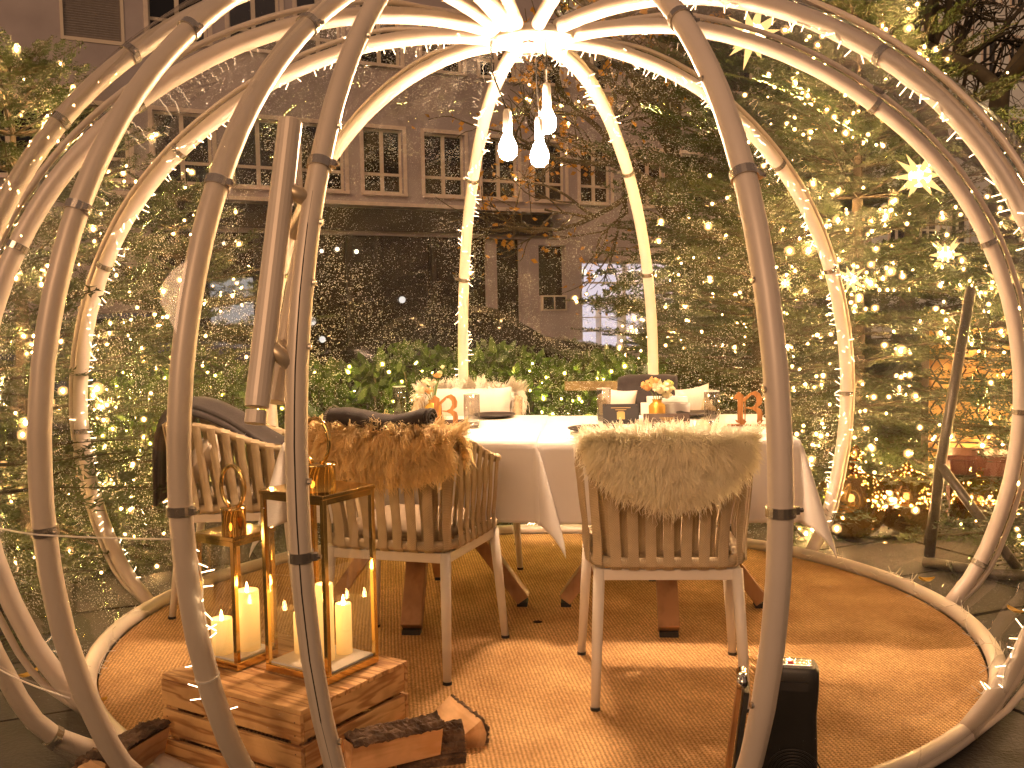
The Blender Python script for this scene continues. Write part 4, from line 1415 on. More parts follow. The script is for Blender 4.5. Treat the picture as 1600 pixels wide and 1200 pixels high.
candle(-.815, 3.010, .035, .180, 'tall lit candle in the smaller lantern')
candle(-.560, 2.900, .026, .225, 'tall slim lit candle in the larger lantern')
candle(-.515, 2.955, .024, .150, 'low slim lit candle at the back of the larger lantern')
candle(-.635, 2.975, .034, .120, 'short broad lit candle at the left of the larger lantern')

def log(loc, rot, L, r, span, label, seed):
    """split log: wedge with a bark arc"""
    rs = np.random.default_rng(seed)
    t = thing('firewood_log', label, 'log', loc, 0, 'split firewood by the crate')
    t.rotation_euler = rot
    n = 9
    ring = [(r * math.cos(a) * (1 + rs.normal(0, .03)), r * math.sin(a) * (1 + rs.normal(0, .03))) for a in np.linspace(-span / 2, span / 2, n)]
    mb = MB()
    poly = [(0, 0)] + ring
    m_ = len(poly)
    vs = [(-L / 2 + rs.normal(0, .004), y, z) for y, z in poly] + [(L / 2 + rs.normal(0, .004), y, z) for y, z in poly]
    mb.add(vs, [tuple(range(m_ - 1, -1, -1)), tuple(range(m_, 2 * m_)), (0, 1, m_ + 1, m_), (m_ - 1, 0, m_, 2 * m_ - 1)])
    mb.build('split_wood', M['log_wood'], t)
    rows = []
    ring2 = [(r * math.cos(a), r * math.sin(a)) for a in np.linspace(-span / 2, span / 2, 26)]
    grv = rs.normal(0, .045, 26)
    for i in range(31):
        x = -L / 2 + L * i / 30
        rows.append([(x * 1.004, y * k_, z * k_) for (y, z), k_ in ((p, 1.05 + g_ + rs.normal(0, .03)) for p, g_ in zip(ring2, grv))])
    b = MB().grid(rows).build('bark', M['bark_log'], t, False)
    sd = b.modifiers.new('thickness', 'SOLIDIFY'); sd.thickness = .007; sd.offset = 0
log((-.345, 2.76, .06), (R_(70), 0, R_(28)), .27, .105, 1.5, 'split log with rough bark upward, nearest in front of the crate', 1)
log((-.225, 3.03, .055), (R_(-10), 0, R_(-62)), .22, .085, 1.6, 'split log standing farthest from the crate with a pale cut face', 2)
log((-.27, 2.90, .05), (R_(150), 0, R_(15)), .20, .075, 1.8, 'dark hollow split log between the two other logs', 3)
log((-1.08, 2.74, .055), (R_(60), 0, R_(70)), .26, .10, 1.6, 'dark log lying at the left of the crate by the door rib', 4)

# ------------------------------------------------------------------ heater
HT = thing('fan_heater', 'black tower fan heater with round grille beside the door rib', 'heater', (.700, 2.555, .022), R_(-12))
body = MB()
sec = [(0, .150, .105), (.04, .150, .105), (.27, .140, .09), (.335, .150, .10), (.385, .150, .095), (.395, .135, .08)]
rows = []
for z, w, dd in sec:
    row = []
    for j in range(33):
        a = 2 * math.pi * j / 32
        cx_, cy_ = math.cos(a), math.sin(a)
        x = abs(cx_) ** .3 * math.copysign(w / 2, cx_); y = abs(cy_) ** .3 * math.copysign(dd / 2, cy_)
        row.append((x, y - z * .06, z))
    rows.append(row)
body.grid(rows)
body.add([p for p in rows[-1][:-1]], [tuple(range(32))])
body.build('housing', M['black'], HT, True)
MB().box((0, -.024, .3965), (.115, .045, .004)).build('control_strip', M['chrome'], HT, bevel=.001)
MB().box((.005, -.03, .3995), (.016, .012, .004)).build('button', M['red'], HT)
MB().box((-.03, -.03, .3995), (.016, .012, .004)).build('button', M['black'], HT)
MB().box((.0, -.074, .352), (.09, .012, .022)).build('grip_slot', M['blackmatte'], HT)
for k in range(7):
    r0 = .018 + k * .0085
    ring = [(.012 + r0 * math.cos(a), -.0535 - .06 * (.115 + r0 * math.sin(a)), .115 + r0 * math.sin(a)) for a in np.linspace(0, 2 * math.pi, 32, endpoint=False)]
    MB().tube(ring, .0022, 5, closed=True).build('grille_ring', M['black'], HT, True)
MB().lathe([(.001, 0), (.013, 0), (.013, .004), (.001, .005)], (0, 0, 0), 14).build('grille_hub', M['black'], HT).matrix_local = Matrix.Translation((.012, -.0605, .115)) @ Matrix.Rotation(R_(90), 4, 'X')
fl = MB().beam((-.165, -.01, .005), (-.122, -.01, .325), .012, .075, up=(0, 1, 0)).build('front_panel', M['ornwood'], HT)
MB().beam((-.145, -.01, .0), (-.104, -.01, .32), .014, .085, up=(0, 1, 0)).build('side_shell', M['black'], HT)
MB().tube([(-.115, -.055, .345), (-.115, .035, .345)], .014, 12).build('carry_bar', M['chrome'], HT, True)

# ------------------------------------------------------------------ conifers
def spray_template(rs, length=.42, side=7, nstep=.011, nl=.021, nw=.0026):
    """flat fir spray along +x, y sideways; returns verts, tris, twig segments"""
    segs = []
    segs.append((np.array([0, 0, 0.]), np.array([length, 0, -.02])))
    for k in range(side):
        u = (k + .6) / (side + .4)
        for sg in (-1, 1):
            p = np.array([length * u, 0, -.02 * u])
            l = length * .48 * (1 - u * .78) * rs.uniform(.8, 1.15)
            a = R_(48 + rs.uniform(-8, 8)) * sg
            q = p + np.array([math.cos(a) * l, math.sin(a) * l, rs.uniform(-.015, .02)])
            segs.append((p, q))
            if l > .10:
                for f in (.45, .72):
                    pp = p + (q - p) * f
                    for s2 in (-1, 1):
                        a2 = a + s2 * R_(42); l2 = l * .38 * (1.25 - f)
                        segs.append((pp, pp + np.array([math.cos(a2) * l2, math.sin(a2) * l2, rs.uniform(-.008, .012)])))
    B, T, Wd = [], [], []
    for p, q in segs:
        d = q - p; L = np.linalg.norm(d); d = d / L
        n = max(2, int(L / nstep))
        side_v = np.cross(d, [0, 0, 1.0]); side_v /= np.linalg.norm(side_v); up = np.cross(side_v, d)
        for i in range(n):
            b = p + d * L * (i + .5) / n
            for sg in (-1, 1):
                e = rs.uniform(-.25, .75)
                dr = d * .55 + side_v * sg * .85 + up * e * .7; dr /= np.linalg.norm(dr)
                l = nl * rs.uniform(.75, 1.15)
                B.append(b); T.append(b + dr * l); Wd.append(d * nw)
    B, T, Wd = map(np.array, (B, T, Wd))
    V = np.stack([B - Wd, B + Wd, T], 1).reshape(-1, 3)
    F = np.arange(len(V)).reshape(-1, 3)
    return V, F, segs

class Fir:
    tmpl = {}
    def __init__(self, level):
        if level not in Fir.tmpl:
            rs = np.random.default_rng(40 + level)
            if level == 0: Fir.tmpl[level] = [spray_template(rs, .40, 7, .0095, .022, .0028) for _ in range(3)]
            elif level == 1: Fir.tmpl[level] = [spray_template(rs, .44, 6, .025, .029, .0074) for _ in range(3)]
            else: Fir.tmpl[level] = [spray_template(rs, .50, 5, .032, .040, .010) for _ in range(3)]
        self.t = Fir.tmpl[level]

def place_sprays(level, xf):
    t = Fir(level).t
    Vs, Fs, TA, TB = [], [], [], []
    off = 0
    for i, (o, X, Y, Z, s) in enumerate(xf):
        V, F, segs = t[i % len(t)]
        Mx = np.stack([X, Y, Z], 0) * s
        Vs.append(V @ Mx + o); Fs.append(F + off); off += len(V)
        sg = segs[:3] if level else segs[:9]
        for a, b in sg:
            TA.append(a @ Mx + o); TB.append(b @ Mx + o)
    return np.concatenate(Vs), np.concatenate(Fs), np.array(TA), np.array(TB)

def conifer(name, label, loc, height, radius, seed, level=1, pale=False, z0=.25, whorl=.24, per=7, toward=None, cat='tree', droop=.25, keep=None, spray_gap=.17):
    rs = np.random.default_rng(seed)
    t = thing(name, label, cat, (loc[0], loc[1], 0), 0, 'lit fir trees around the dome')
    MB().tube([(0, 0, -.02), (0, 0, height * .5), (0, 0, height * .98)], [.035 + .012 * height, .02 + .006 * height, .006], 9).build('trunk', M['bark'], t, True)
    xf, BA, BB, tips = [], [], [], []
    z = z0
    k0 = 0
    while z < height * .97:
        fr = (z - z0) / (height - z0)
        Lb = radius * (1 - fr) ** .85 + .10
        for k in range(per):
            az = k * 2 * math.pi / per + k0 * .7 + rs.uniform(-.25, .25)
            d = np.array([math.cos(az), math.sin(az), 0])
            if keep is not None and not keep(np.array([loc[0], loc[1]]) + d[:2] * Lb * .8): continue
            L = Lb * rs.uniform(.72, 1.12)
            rise = (.55 * fr - droop + rs.uniform(-.08, .10))
            n = max(2, int(L / spray_gap))
            prev = np.array([0, 0, z])
            for i in range(1, n + 1):
                u = i / n
                p = np.array([0, 0, z]) + d * L * u + np.array([0, 0, L * (rise * u + .10 * u * u)])
                BA.append(prev); BB.append(p); prev = p
                dirn = d + np.array([0, 0, rise + .2 * u]); dirn /= np.linalg.norm(dirn)
                if u > .12 or L < .5:
                    for sg in ((-1, 1) if i < n else (0,)):
                        a = sg * R_(rs.uniform(30, 60))
                        X = np.array([dirn[0] * math.cos(a) - dirn[1] * math.sin(a), dirn[0] * math.sin(a) + dirn[1] * math.cos(a), dirn[2] + rs.uniform(-.2, .15)])
                        X /= np.linalg.norm(X)
                        up = np.array([0, 0, 1.0]) + rs.normal(0, .28, 3); Y = np.cross(up, X); Y /= np.linalg.norm(Y); Zv = np.cross(X, Y)
                        s = rs.uniform(.75, 1.15) * (1.0 if i < n else 1.1) * min(1, .55 + L * .5)
                        xf.append((p - X * .05, X, Y, Zv, s))
                        tips.append(p + X * .30 * s)
        z += whorl * rs.uniform(.85, 1.15) * (1 - .25 * fr); k0 += 1
    V, F, TA, TB = place_sprays(level, xf)
    stuff(obj('needles', np_mesh('fir_needles', V, F), M['needlep' if pale else 'needle'], t))
    Vb, Fb = tri_cyl(np.concatenate([np.array(BA), TA]), np.concatenate([np.array(BB), TB]), np.r_[np.full(len(BA), .010), np.full(len(TA), .0028)])
    stuff(obj('branches', np_mesh('fir_branches', Vb, Fb), M['bark'], t))
    return t, np.array(tips) + np.array([loc[0], loc[1], 0])

def out_dome(p):
    return (p[0] - DC[0]) ** 2 + (p[1] - DC[1]) ** 2 > 2.02 ** 2

def tree_lights(label, tips, n, seed, mkey='fairy', r=(.010, .016), zr=(0, 9), cam_side=True):
    rs = np.random.default_rng(seed)
    P = tips[(tips[:, 2] > zr[0]) & (tips[:, 2] < zr[1])]
    c = P.mean(0)
    if cam_side:
        tow = -c[:2] / np.linalg.norm(c[:2]) * .6 + (np.array(DC) - c[:2]) / np.linalg.norm(np.array(DC) - c[:2])
        sc = (P[:, :2] - c[:2]) @ tow
        P = P[np.argsort(-sc)[:int(len(P) * .62)]]
    n = min(n, len(P))
    # clustered picks: lights bunch along some branches
    idx = rs.choice(len(P), n, replace=False)
    seeds = P[rs.choice(len(P), max(4, n // 7), replace=False)]
    k = rs.integers(0, len(seeds), n)
    out_ = seeds - np.array([c[0], c[1], 0]); out_[:, 2] = 0; out_ /= np.linalg.norm(out_, axis=1, keepdims=True) + 1e-6
    along = rs.uniform(-.32, .06, (n, 1))
    Q1 = seeds[k] + out_[k] * along + rs.normal(0, .055, (n, 3))
    Q0 = P[idx] + rs.normal(0, .03, (n, 3))
    Q = np.where((rs.uniform(0, 1, (n, 1)) < .68), Q1, Q0) if cam_side else Q0
    ok = np.array([out_dome(q) for q in Q]); Q = Q[ok]
    # order along a helix so that the wire hangs together
    zb = np.floor((Q[:, 2]) / .35)
    az = np.arctan2(Q[:, 1] - c[1], Q[:, 0] - c[0])
    o = np.lexsort((az * np.where(zb % 2, 1, -1), zb)); Q = Q[o]
    t = thing('fairy_light_string', label, 'light string', tuple(Q[0]), group='fairy lights in the greenery')
    O = Q[0]
    sz = rs.uniform(r[0], r[1], len(Q)) * np.exp(rs.normal(0, .28, len(Q)))
    V, F = beads(Q - O, sz * .40)
    stuff(obj('bulbs', np_mesh('fairy_bulbs', V, F), M[mkey], t, True))
    V, F = beads(Q - O, sz * 1.6, ICO)  # shells added around the bulbs to paint their glow halo
    stuff(obj('glow_halos', np_mesh('fairy_halos', V, F), M['halog' if mkey == 'fairyg' else 'cap'], t, True))
    A, B = [], []
    for i in range(len(Q) - 1):
        if np.linalg.norm(Q[i + 1] - Q[i]) > .9: continue
        m_ = (Q[i] + Q[i + 1]) / 2 - np.array([0, 0, .05])
        A += [Q[i] - O, m_ - O]; B += [m_ - O, Q[i + 1] - O]
    V, F = tri_cyl(np.array(A), np.array(B), .0022)
    stuff(obj('wire', np_mesh('string_wire', V, F), M['dwire'], t))
    return Q

firs = [
    ('fir_tree', 'low pale-green fir spreading its fronds close behind the right table', (1.62, 6.65), 2.15, 1.05, 21, 0, True, 26, (.010, .013)),
    ('fir_tree', 'tall fir thick with lights straight behind the right tube ribs', (2.45, 7.15), 3.55, 1.75, 22, 1, False, 620, (.010, .018)),
    ('fir_tree', 'fir crowded with lights at the right edge, nearest the dome', (3.45, 5.45), 2.35, 1.30, 23, 1, False, 450, (.010, .016)),
    ('fir_tree', 'dark tall fir behind the right table, between hedge and lit fir', (2.15, 8.6), 4.2, 1.8, 24, 2, False, 90, (.010, .016)),
    ('fir_tree', 'fir with fairy lights behind the dome at the left edge', (-2.85, 5.9), 2.9, 1.3, 25, 1, False, 320, (.010, .015)),
    ('fir_tree', 'smaller fir between hedge and the left edge firs', (-2.35, 7.2), 2.35, 1.0, 26, 1, False, 90, (.009, .014)),
    ('fir_tree', 'tall fir reaching its branch tips past the house wall at upper left', (-2.95, 4.05), 3.6, 1.05, 27, 1, True, 150, (.009, .013)),
    ('fir_tree', 'fir far behind the right edge in front of the pale house', (4.5, 7.6), 2.5, 1.4, 28, 2, False, 110, (.012, .018)),
]
STR_LAB = ['few fairy lights on the low pale fir behind the right table', 'dense fairy lights on the tall fir behind the right ribs', 'fairy lights on the fir at the right edge of the dome',
           'scattered fairy lights on the dark tall fir behind the hedge end', 'fairy lights on the fir at the left edge behind the door ribs', 'fairy lights on the smaller fir left of the hedge',
           'fairy lights on the fir whose tips reach past the house wall', 'fairy lights on the far fir before the pale house']
for (nm, lab, loc, h, r, sd, lev, pale, nl, rr), sl in zip(firs, STR_LAB):
    t, tips = conifer(nm, lab, loc, h, r, sd, lev, pale, keep=out_dome, z0=.18, whorl=.22 if lev else .24, per=9 if lev else 8, spray_gap=.20 if lev else .19)
    tree_lights(sl, tips, nl, sd + 100, r=rr)

# ------------------------------------------------------------------ hedge
HG = thing('laurel_hedge', 'clipped laurel hedge with small lights, right behind the back chairs', 'hedge', (-.9, 6.75, 0))
hx0, hx1 = -1.9, 1.9
rs = np.random.default_rng(61)
n = 9000
P = np.stack([rs.uniform(hx0, hx1, n), rs.normal(0, .17, n), rs.uniform(0.05, 1.06, n) ** .8], 1)
P[:, 1] = np.clip(P[:, 1], -.36, .5)
P[:, 2] += .05 * np.sin(P[:, 0] * 3.1) + .04 * np.sin(P[:, 0] * 9)
P[:, 0] += rs.normal(0, .02, n)
def leaf_mesh(P, rs, L=(.05, .10), wd=.30, upw=.35):
    n = len(P)
    d = rs.normal(0, 1, (n, 3)); d[:, 2] = np.abs(d[:, 2]) * .8 + upw; d /= np.linalg.norm(d, axis=1, keepdims=True)
    s = np.cross(d, rs.normal(0, 1, (n, 3))); s /= np.linalg.norm(s, axis=1, keepdims=True)
    u = np.cross(s, d)
    l = rs.uniform(L[0], L[1], (n, 1)); w = l * wd
    V = np.stack([P, P + d * l * .5 + s * w + u * l * .05, P + d * l - u * l * .06, P + d * l * .5 - s * w + u * l * .05, P + d * l * .5 - u * l * .02], 1).reshape(-1, 3)
    b = np.arange(n)[:, None] * 5
    F = np.concatenate([b + np.array([[0, 1, 4]]), b + np.array([[1, 2, 4]]), b + np.array([[2, 3, 4]]), b + np.array([[3, 0, 4]])], 0)
    return V, F
V, F = leaf_mesh(P, rs)
stuff(obj('leaves', np_mesh('hedge_leaves', V, F), M['laurel'], HG))
sA = np.stack([rs.uniform(hx0, hx1, 220), rs.normal(0, .1, 220), np.zeros(220)], 1); sB = sA + np.stack([rs.normal(0, .12, 220), rs.normal(0, .12, 220), rs.uniform(.6, 1.0, 220)], 1)
Vb, Fb = tri_cyl(sA, sB, .005)
stuff(obj('stems', np_mesh('hedge_stems', Vb, Fb), M['bark'], HG))
lm = None
for k in range(180):
    x = rs.uniform(hx0, hx1)
    z = .98 + .05 * math.sin(x * 3.1) + .04 * math.sin(x * 9) + rs.uniform(-.28, .06)
    if lm is None:
        rows = [[(s_ * .022 * math.sin(math.pi * min(1, u ** .8)) , -.012 * abs(s_) * 0 + .010 * u * u, u * .10 + .004 * abs(s_)) for s_ in (-1, 0, 1)] for u in np.linspace(0, 1, 6)]
        o = MB().grid(rows).build('leaf', M['laurel'], HG, True); lm = o.data
    else:
        o = bpy.data.objects.new('leaf', lm); COL.objects.link(o); o.parent = HG
    o.location = (x, -.36 + rs.uniform(-.06, .12), z)
    o.rotation_euler = (rs.normal(0, .5), rs.normal(0, .5), rs.uniform(-1.2, 1.2)); s_ = rs.uniform(.7, 1.25); o.scale = (s_, s_, s_)
Q = np.stack([rs.uniform(hx0, hx1, 150) - .9, 6.75 + rs.uniform(-.46, -.30, 150), rs.uniform(.25, 1.05, 150) ** .7], 1)
tree_lights('greenish fairy lights spread over the laurel hedge behind the back chairs', Q, 150, 62, 'fairyg', (.008, .014), cam_side=False)
hr = MB().beam((.33, 6.28, .87), (.80, 6.30, .865), .05, .055).build('wooden_rail', M['rail'])
tag(hr, 'short weathered wooden rail in front of the hedge, between back chairs', 'rail')

# ------------------------------------------------------------------ bare and golden trees
def bare_tree(name, label, loc, height, seed, r0, leaves=0, leafm='goldleaf', spread=.55, lean=(0, 0), depth=5, fork=.42, mkey='barkgrey', group=None):
    rs = np.random.default_rng(seed)
    t = thing(name, label, 'tree', (loc[0], loc[1], 0), 0, group)
    A, B, RA, tips = [], [], [], []
    tr = [Vector((0, 0, -.05))]
    for i in range(1, 9):
        tr.append(Vector((lean[0] * i / 8 + rs.normal(0, .04), lean[1] * i / 8 + rs.normal(0, .04), height * fork * i / 8)))
    MB().tube(smooth_curve(tr, 4), list(np.linspace(r0, r0 * .62, 33)), 10).build('trunk', M[mkey], t, True)
    mb = MB()
    def grow(p, d, L, r, lev):
        pts = [p]; n = 5
        for i in range(n):
            d = (d + Vector(rs.normal(0, .16, 3)) + Vector((0, 0, .03))).normalized()
            pts.append(pts[-1] + d * L / n)
        if lev <= 2:
            mb.tube(pts, list(np.linspace(r, r * .6, n + 1)), 7 if lev < 2 else 5)
        else:
            for i in range(n): A.append(tuple(pts[i])); B.append(tuple(pts[i + 1])); RA.append(r * (1 - .08 * i))
        if lev >= depth:
            tips.append(tuple(pts[-1])); tips.append(tuple(pts[3])); return
        for k in range(int(rs.integers(3, 5)) if lev > 0 else 4):
            i = int(rs.integers(2, n + 1))
            dd = (d + Vector(rs.normal(0, spread, 3))).normalized()
            grow(pts[i], dd, L * rs.uniform(.55, .8), r * .58, lev + 1)
    for k in range(5):
        dd = (Vector((rs.normal(0, .6), rs.normal(0, .6), .8))).normalized()
        grow(tr[-1 if k < 3 else -3], dd, height * .26, r0 * .5, 1)
    mb.build('limb', M[mkey], t, True)
    if A:
        V, F = tri_cyl(np.array(A), np.array(B), np.array(RA))
        stuff(obj('twigs', np_mesh('tree_twigs', V, F), M[mkey], t))
    if leaves:
        tp = np.array(tips); P = tp[rs.integers(0, len(tp), leaves)] + rs.normal(0, .10, (leaves, 3))
        V, F = leaf_mesh(P, rs, (.05, .10), .38, -.6)
        stuff(obj('leaves', np_mesh('tree_leaves', V, F), M[leafm], t))
    return np.array(tips) + np.array([loc[0], loc[1], 0])
bare_tree('plane_tree', 'thick bare street tree at the right edge before the pale house', (6.9, 14.0), 8.5, 71, .20, 14, lean=(-.2, 0), fork=.5, group='bare street trees')
bare_tree('plane_tree', 'slim bare street tree left of the thick one by the pale house', (5.9, 15.5), 8.5, 72, .13, 10, lean=(.5, 0), fork=.62, group='bare street trees')
bare_tree('plane_tree', 'bare street tree with a leaning trunk farthest from the thick one', (5.3, 17.0), 9.5, 73, .17, 8, lean=(.1, 0), fork=.6, group='bare street trees')
tp = bare_tree('maple_tree', 'street tree with golden leaves high behind the hanging bulbs', (1.9, 10.6), 6.4, 74, .13, 1500, lean=(-.2, 0), fork=.46, spread=.6)
tree_lights('few fairy lights high in the golden street tree', tp, 40, 75, r=(.014, .02), cam_side=False)

# ------------------------------------------------------------------ stars, balls, frame, lattice
def star(loc, r, label, rot=0.0, seed=0):
    rs = np.random.default_rng(seed)
    t = thing('paper_star', label, 'star lamp', loc, rot, 'glowing spiky stars in the firs')
    gold = (1 + 5 ** .5) / 2
    dirs = []
    for a in (-1, 1):
        for b in (-1, 1):
            dirs += [(0, a, b * gold), (a, b * gold, 0), (b * gold, 0, a)]
    for a in (-1, 1):
        for b in (-1, 1):
            for c in (-1, 1): dirs.append((a, b, c))
    mb = MB()
    for d in dirs:
        d = Vector(d).normalized(); u = d.orthogonal().normalized(); v = d.cross(u)
        b = r * .30; w = r * .14
        L = r * rs.uniform(.75, 1.1)
        mb.add([d * b + u * w, d * b + v * w, d * b - u * w, d * b - v * w, d * L], [(0, 1, 4), (1, 2, 4), (2, 3, 4), (3, 0, 4)])
    mb.build('points', M['star'], t)
    MB().ball((0, 0, 0), r * .38, 16, 10).build('core', M['starcore'], t, True)
    MB().tube([(0, 0, r * .3), (0.01, 0, r * 1.6)], .003, 5).build('cord', M['dwire'], t)
star((1.45, 6.05, 2.93), .20, 'glowing star lamp high up beside the right door rib', .3, 1)
star((2.42, 6.0, 2.09), .17, 'glowing star lamp at the middle height of the right ribs', .7, 2)
star((2.60, 6.05, 1.63), .13, 'glowing star lamp below the brightest one on the right firs', 1.1, 3)
star((2.05, 6.1, 1.50), .10, 'small glowing star lamp just right of the back right rib', .2, 4)
star((1.67, 6.15, 1.48), .06, 'tiny glowing star lamp near the door rib, above the low fir', .9, 5)
star((2.72, 5.6, 1.45), .10, 'glowing star lamp beside the dark pole at the right', .5, 6)

def gold_ball(loc, r, label):
    t = thing('gold_ball', label, 'ornament', loc, 0, 'giant golden baubles')
    MB().ball((0, 0, 0), r, 36, 22).build('sphere', M['gold'], t, True)
    MB().lathe([(.001, r + .03), (.022, r + .03), (.026, r - .006)], (0, 0, 0), 14).build('cap', M['gold'], t, True)
    MB().tube([(.012 * math.cos(a), 0, r + .04 + .012 * math.sin(a)) for a in np.linspace(0, 2 * math.pi, 12, endpoint=False)], .002, 5, closed=True).build('hook', M['gold'], t)
gold_ball((1.93, 5.72, .205), .205, 'giant golden bauble on the ground nearest the table corner')
gold_ball((2.30, 5.85, .19), .19, 'giant golden bauble on the ground between the other bauble and dark pole')
gold_ball((2.75, 5.9, .16), .16, 'golden bauble on the ground right of the dark pole')
bl = MB().lathe([(.001, .085), (.012, .08), (.028, .06), (.034, .03), (.045, .0), (.040, .0), (.03, .03), (.001, .07)], (0, 0, 0), 18).build('gold_bell', M['gold'], None, True)
bl.location = (1.95, 5.70, .46); tag(bl, 'small golden bell hanging above the giant bauble', 'ornament')

FS = thing('metal_stand', 'dark grey tubular stand with a slanting brace outside the right ribs', 'stand', (2.10, 5.05, 0))
MB().tube([(0, 0, .02), (.055, 0, .52), (.20, 0, 1.42)], .026, 12).build('pole', M['greypole'], FS, True)
MB().tube([(.055, -.01, .52), (.33, -.25, .05)], .024, 12).build('brace', M['greypole'], FS, True)
MB().tube([(-.02, 0, .03), (.22, -.26, .03), (.42, -.34, .03)], .028, 12).build('foot_bar', M['greypole'], FS, True)
MB().tube([(.075, .03, .52), (.14, .35, .04)], .022, 10).build('rear_leg', M['greypole'], FS, True)

LT = thing('lattice_screen', 'dark patterned lattice screen with pale backing beyond the stand', 'screen', (3.22, 6.55, .25), R_(-25))
MB().box((0, .03, .45), (.95, .02, .95)).build('backing', M['petalo'], LT)
lt = MB()
for i in range(7):
    for j in range(7):
        c = Vector((-.42 + i * .14, 0, .03 + j * .14))
        for k in range(3):
            a = k * math.pi / 3
            d = Vector((math.cos(a), 0, math.sin(a))) * .078
            lt.beam(c - d, c + d, .010 + .0004 * k, .014, up=(0, 1, 0))
stuff(lt.build('lattice_bars', M['lattice'], LT))
fr = MB()
for a, b in (((-.49, -.06), (.49, -.06)), ((-.49, .96), (.49, .96)), ((-.49, -.06), (-.49, .96)), ((.49, -.06), (.49, .96))):
    fr.beam((a[0], -.012, a[1]), (b[0], -.012, b[1]), .045, .04, up=(0, 1, 0))
fr.build('frame', M['lattice'], LT)
rb = thing('red_crate', 'dark red box standing low behind the stand', 'box', (2.95, 6.1, 0), R_(-20))
MB().box((0, 0, .20), (.55, .35, .40)).build('box_body', M['redpaint'], rb, bevel=.01)
MB().box((0, 0, .415), (.58, .38, .03)).build('lid', M['redpaint'], rb, bevel=.006)

# edging strip on the ground by the right foot of the dome
ed = MB().beam((1.05, 2.35, .004), (2.3, 3.25, .004), .05, .05).build('edging_strip', M['kerb'])
struct(ed)

# fallen leaves
lmesh = None
LF = [(1.72, 4.98, 'curled yellow leaf against the ring, nearest the table cloth corner'), (1.95, 4.72, 'long yellow leaf outside the ring below the dark pole'), (2.06, 4.60, 'bright yellow leaf beside the long one, right of the ring'),
      (2.12, 4.20, 'small yellow leaf by the foot of the thick right rib'), (-1.60, 4.95, 'orange leaf lying outside the ring on the left'), (-1.80, 3.65, 'pale leaf on the dark slabs at the far left'),
      (-1.45, 3.35, 'brown leaf on the slabs beside the left door rib')]
for i, (x, y, lab) in enumerate(LF):
    if lmesh is None:
        rows = [[(s_ * .022 * math.sin(math.pi * min(1, u ** .75)), u * .10 - .05, .010 * abs(s_) + .016 * (u - .5) ** 2 * 4) for s_ in (-1, -.5, 0, .5, 1)] for u in np.linspace(0, 1, 8)]
        o = MB().grid(rows).build('fallen_leaf', M['yleaf'], None, True); lmesh = o.data
    else:
        o = bpy.data.objects.new('fallen_leaf', lmesh); COL.objects.link(o)
    o.location = (x, y, .020); o.rotation_euler = (random.uniform(-.2, .2), random.uniform(-.3, .3), random.uniform(0, 6.28))
    tag(o, lab, 'leaf', 'autumn leaves on the ground')

# ------------------------------------------------------------------ buildings
def wall_with_openings(xs0, xs1, z0, z1, openings, th=.30, back=.0):
    """front face at y=0, depth to +y; openings (x0,x1,z0,z1)"""
    xs = sorted({xs0, xs1, *[o[0] for o in openings], *[o[1] for o in openings]})
    zs = sorted({z0, z1, *[o[2] for o in openings], *[o[3] for o in openings]})
    mb = MB()
    def inside(x, z):
        return any(o[0] < x < o[1] and o[2] < z < o[3] for o in openings)
    for i in range(len(xs) - 1):
        for j in range(len(zs) - 1):
            if inside((xs[i] + xs[i + 1]) / 2, (zs[j] + zs[j + 1]) / 2): continue
            a, b, c, d = xs[i], xs[i + 1], zs[j], zs[j + 1]
            mb.add([(a, 0, c), (b, 0, c), (b, 0, d), (a, 0, d)], [(0, 1, 2, 3)])
    for (a, b, c, d) in openings:              # reveals
        mb.add([(a, 0, c), (a, th, c), (a, th, d), (a, 0, d)], [(0, 1, 2, 3)])
        mb.add([(b, 0, c), (b, th, c), (b, th, d), (b, 0, d)], [(3, 2, 1, 0)])
        mb.add([(a, 0, c), (b, 0, c), (b, th, c), (a, th, c)], [(0, 1, 2, 3)])
        mb.add([(a, 0, d), (b, 0, d), (b, th, d), (a, th, d)], [(3, 2, 1, 0)])
    return mb
def window(parent, a, b, c, d, fm, sashes=2, transom=True, y=.14, sill=True):
    f = MB(); w = .06
    f.box(((a + b) / 2, y, c + w / 2), (b - a - .004, .06, w)); f.box(((a + b) / 2, y, d - w / 2), (b - a - .004, .06, w))
    for x in (a + w / 2, b - w / 2): f.box((x, y + .001, (c + d) / 2), (w, .058, d - c - .01))
    if sashes == 2: f.box(((a + b) / 2, y - .006, (c + d) / 2), (.09, .06, d - c - .02))
    if transom: f.box(((a + b) / 2, y - .004, c + (d - c) * .30), (b - a - .02, .06, .07))
    o = f.build('window', fm, parent)
    MB().box(((a + b) / 2, y + .02, (c + d) / 2), (b - a - .05, .012, d - c - .05)).build('pane', M['winglass'], o)
    if sill: MB().box(((a + b) / 2, -.03, c - .035), (b - a + .14, .14, .06)).build('sill', M['trim'], o)
    sr = MB(); s = .09
    for x in (a - s / 2 - .002, b + s / 2 + .002): sr.box((x, -.012, (c + d) / 2), (s, .03, d - c + .02))
    sr.box(((a + b) / 2, -.013, d + s / 2 + .004), (b - a + 2 * s, .032, s))
    sr.build('surround', M['trim'], o)
    return o
BA_ = thing('town_house', 'warm grey plastered house with roller shutter and dark shopfront behind dome', 'building', (-9, 22, 0), R_(30))
ops = []
W1 = [(-2.2, -.92), (-.46, .82), (1.33, 2.62), (3.1, 4.3), (4.7, 5.8), (6.29, 7.35), (7.94, 9.1), (9.6, 10.7), (11.2, 12.2), (12.7, 13.74), (14.6, 15.65), (16.3, 17.4), (18.1, 19.2), (20, 21.1), (22, 23.1)]
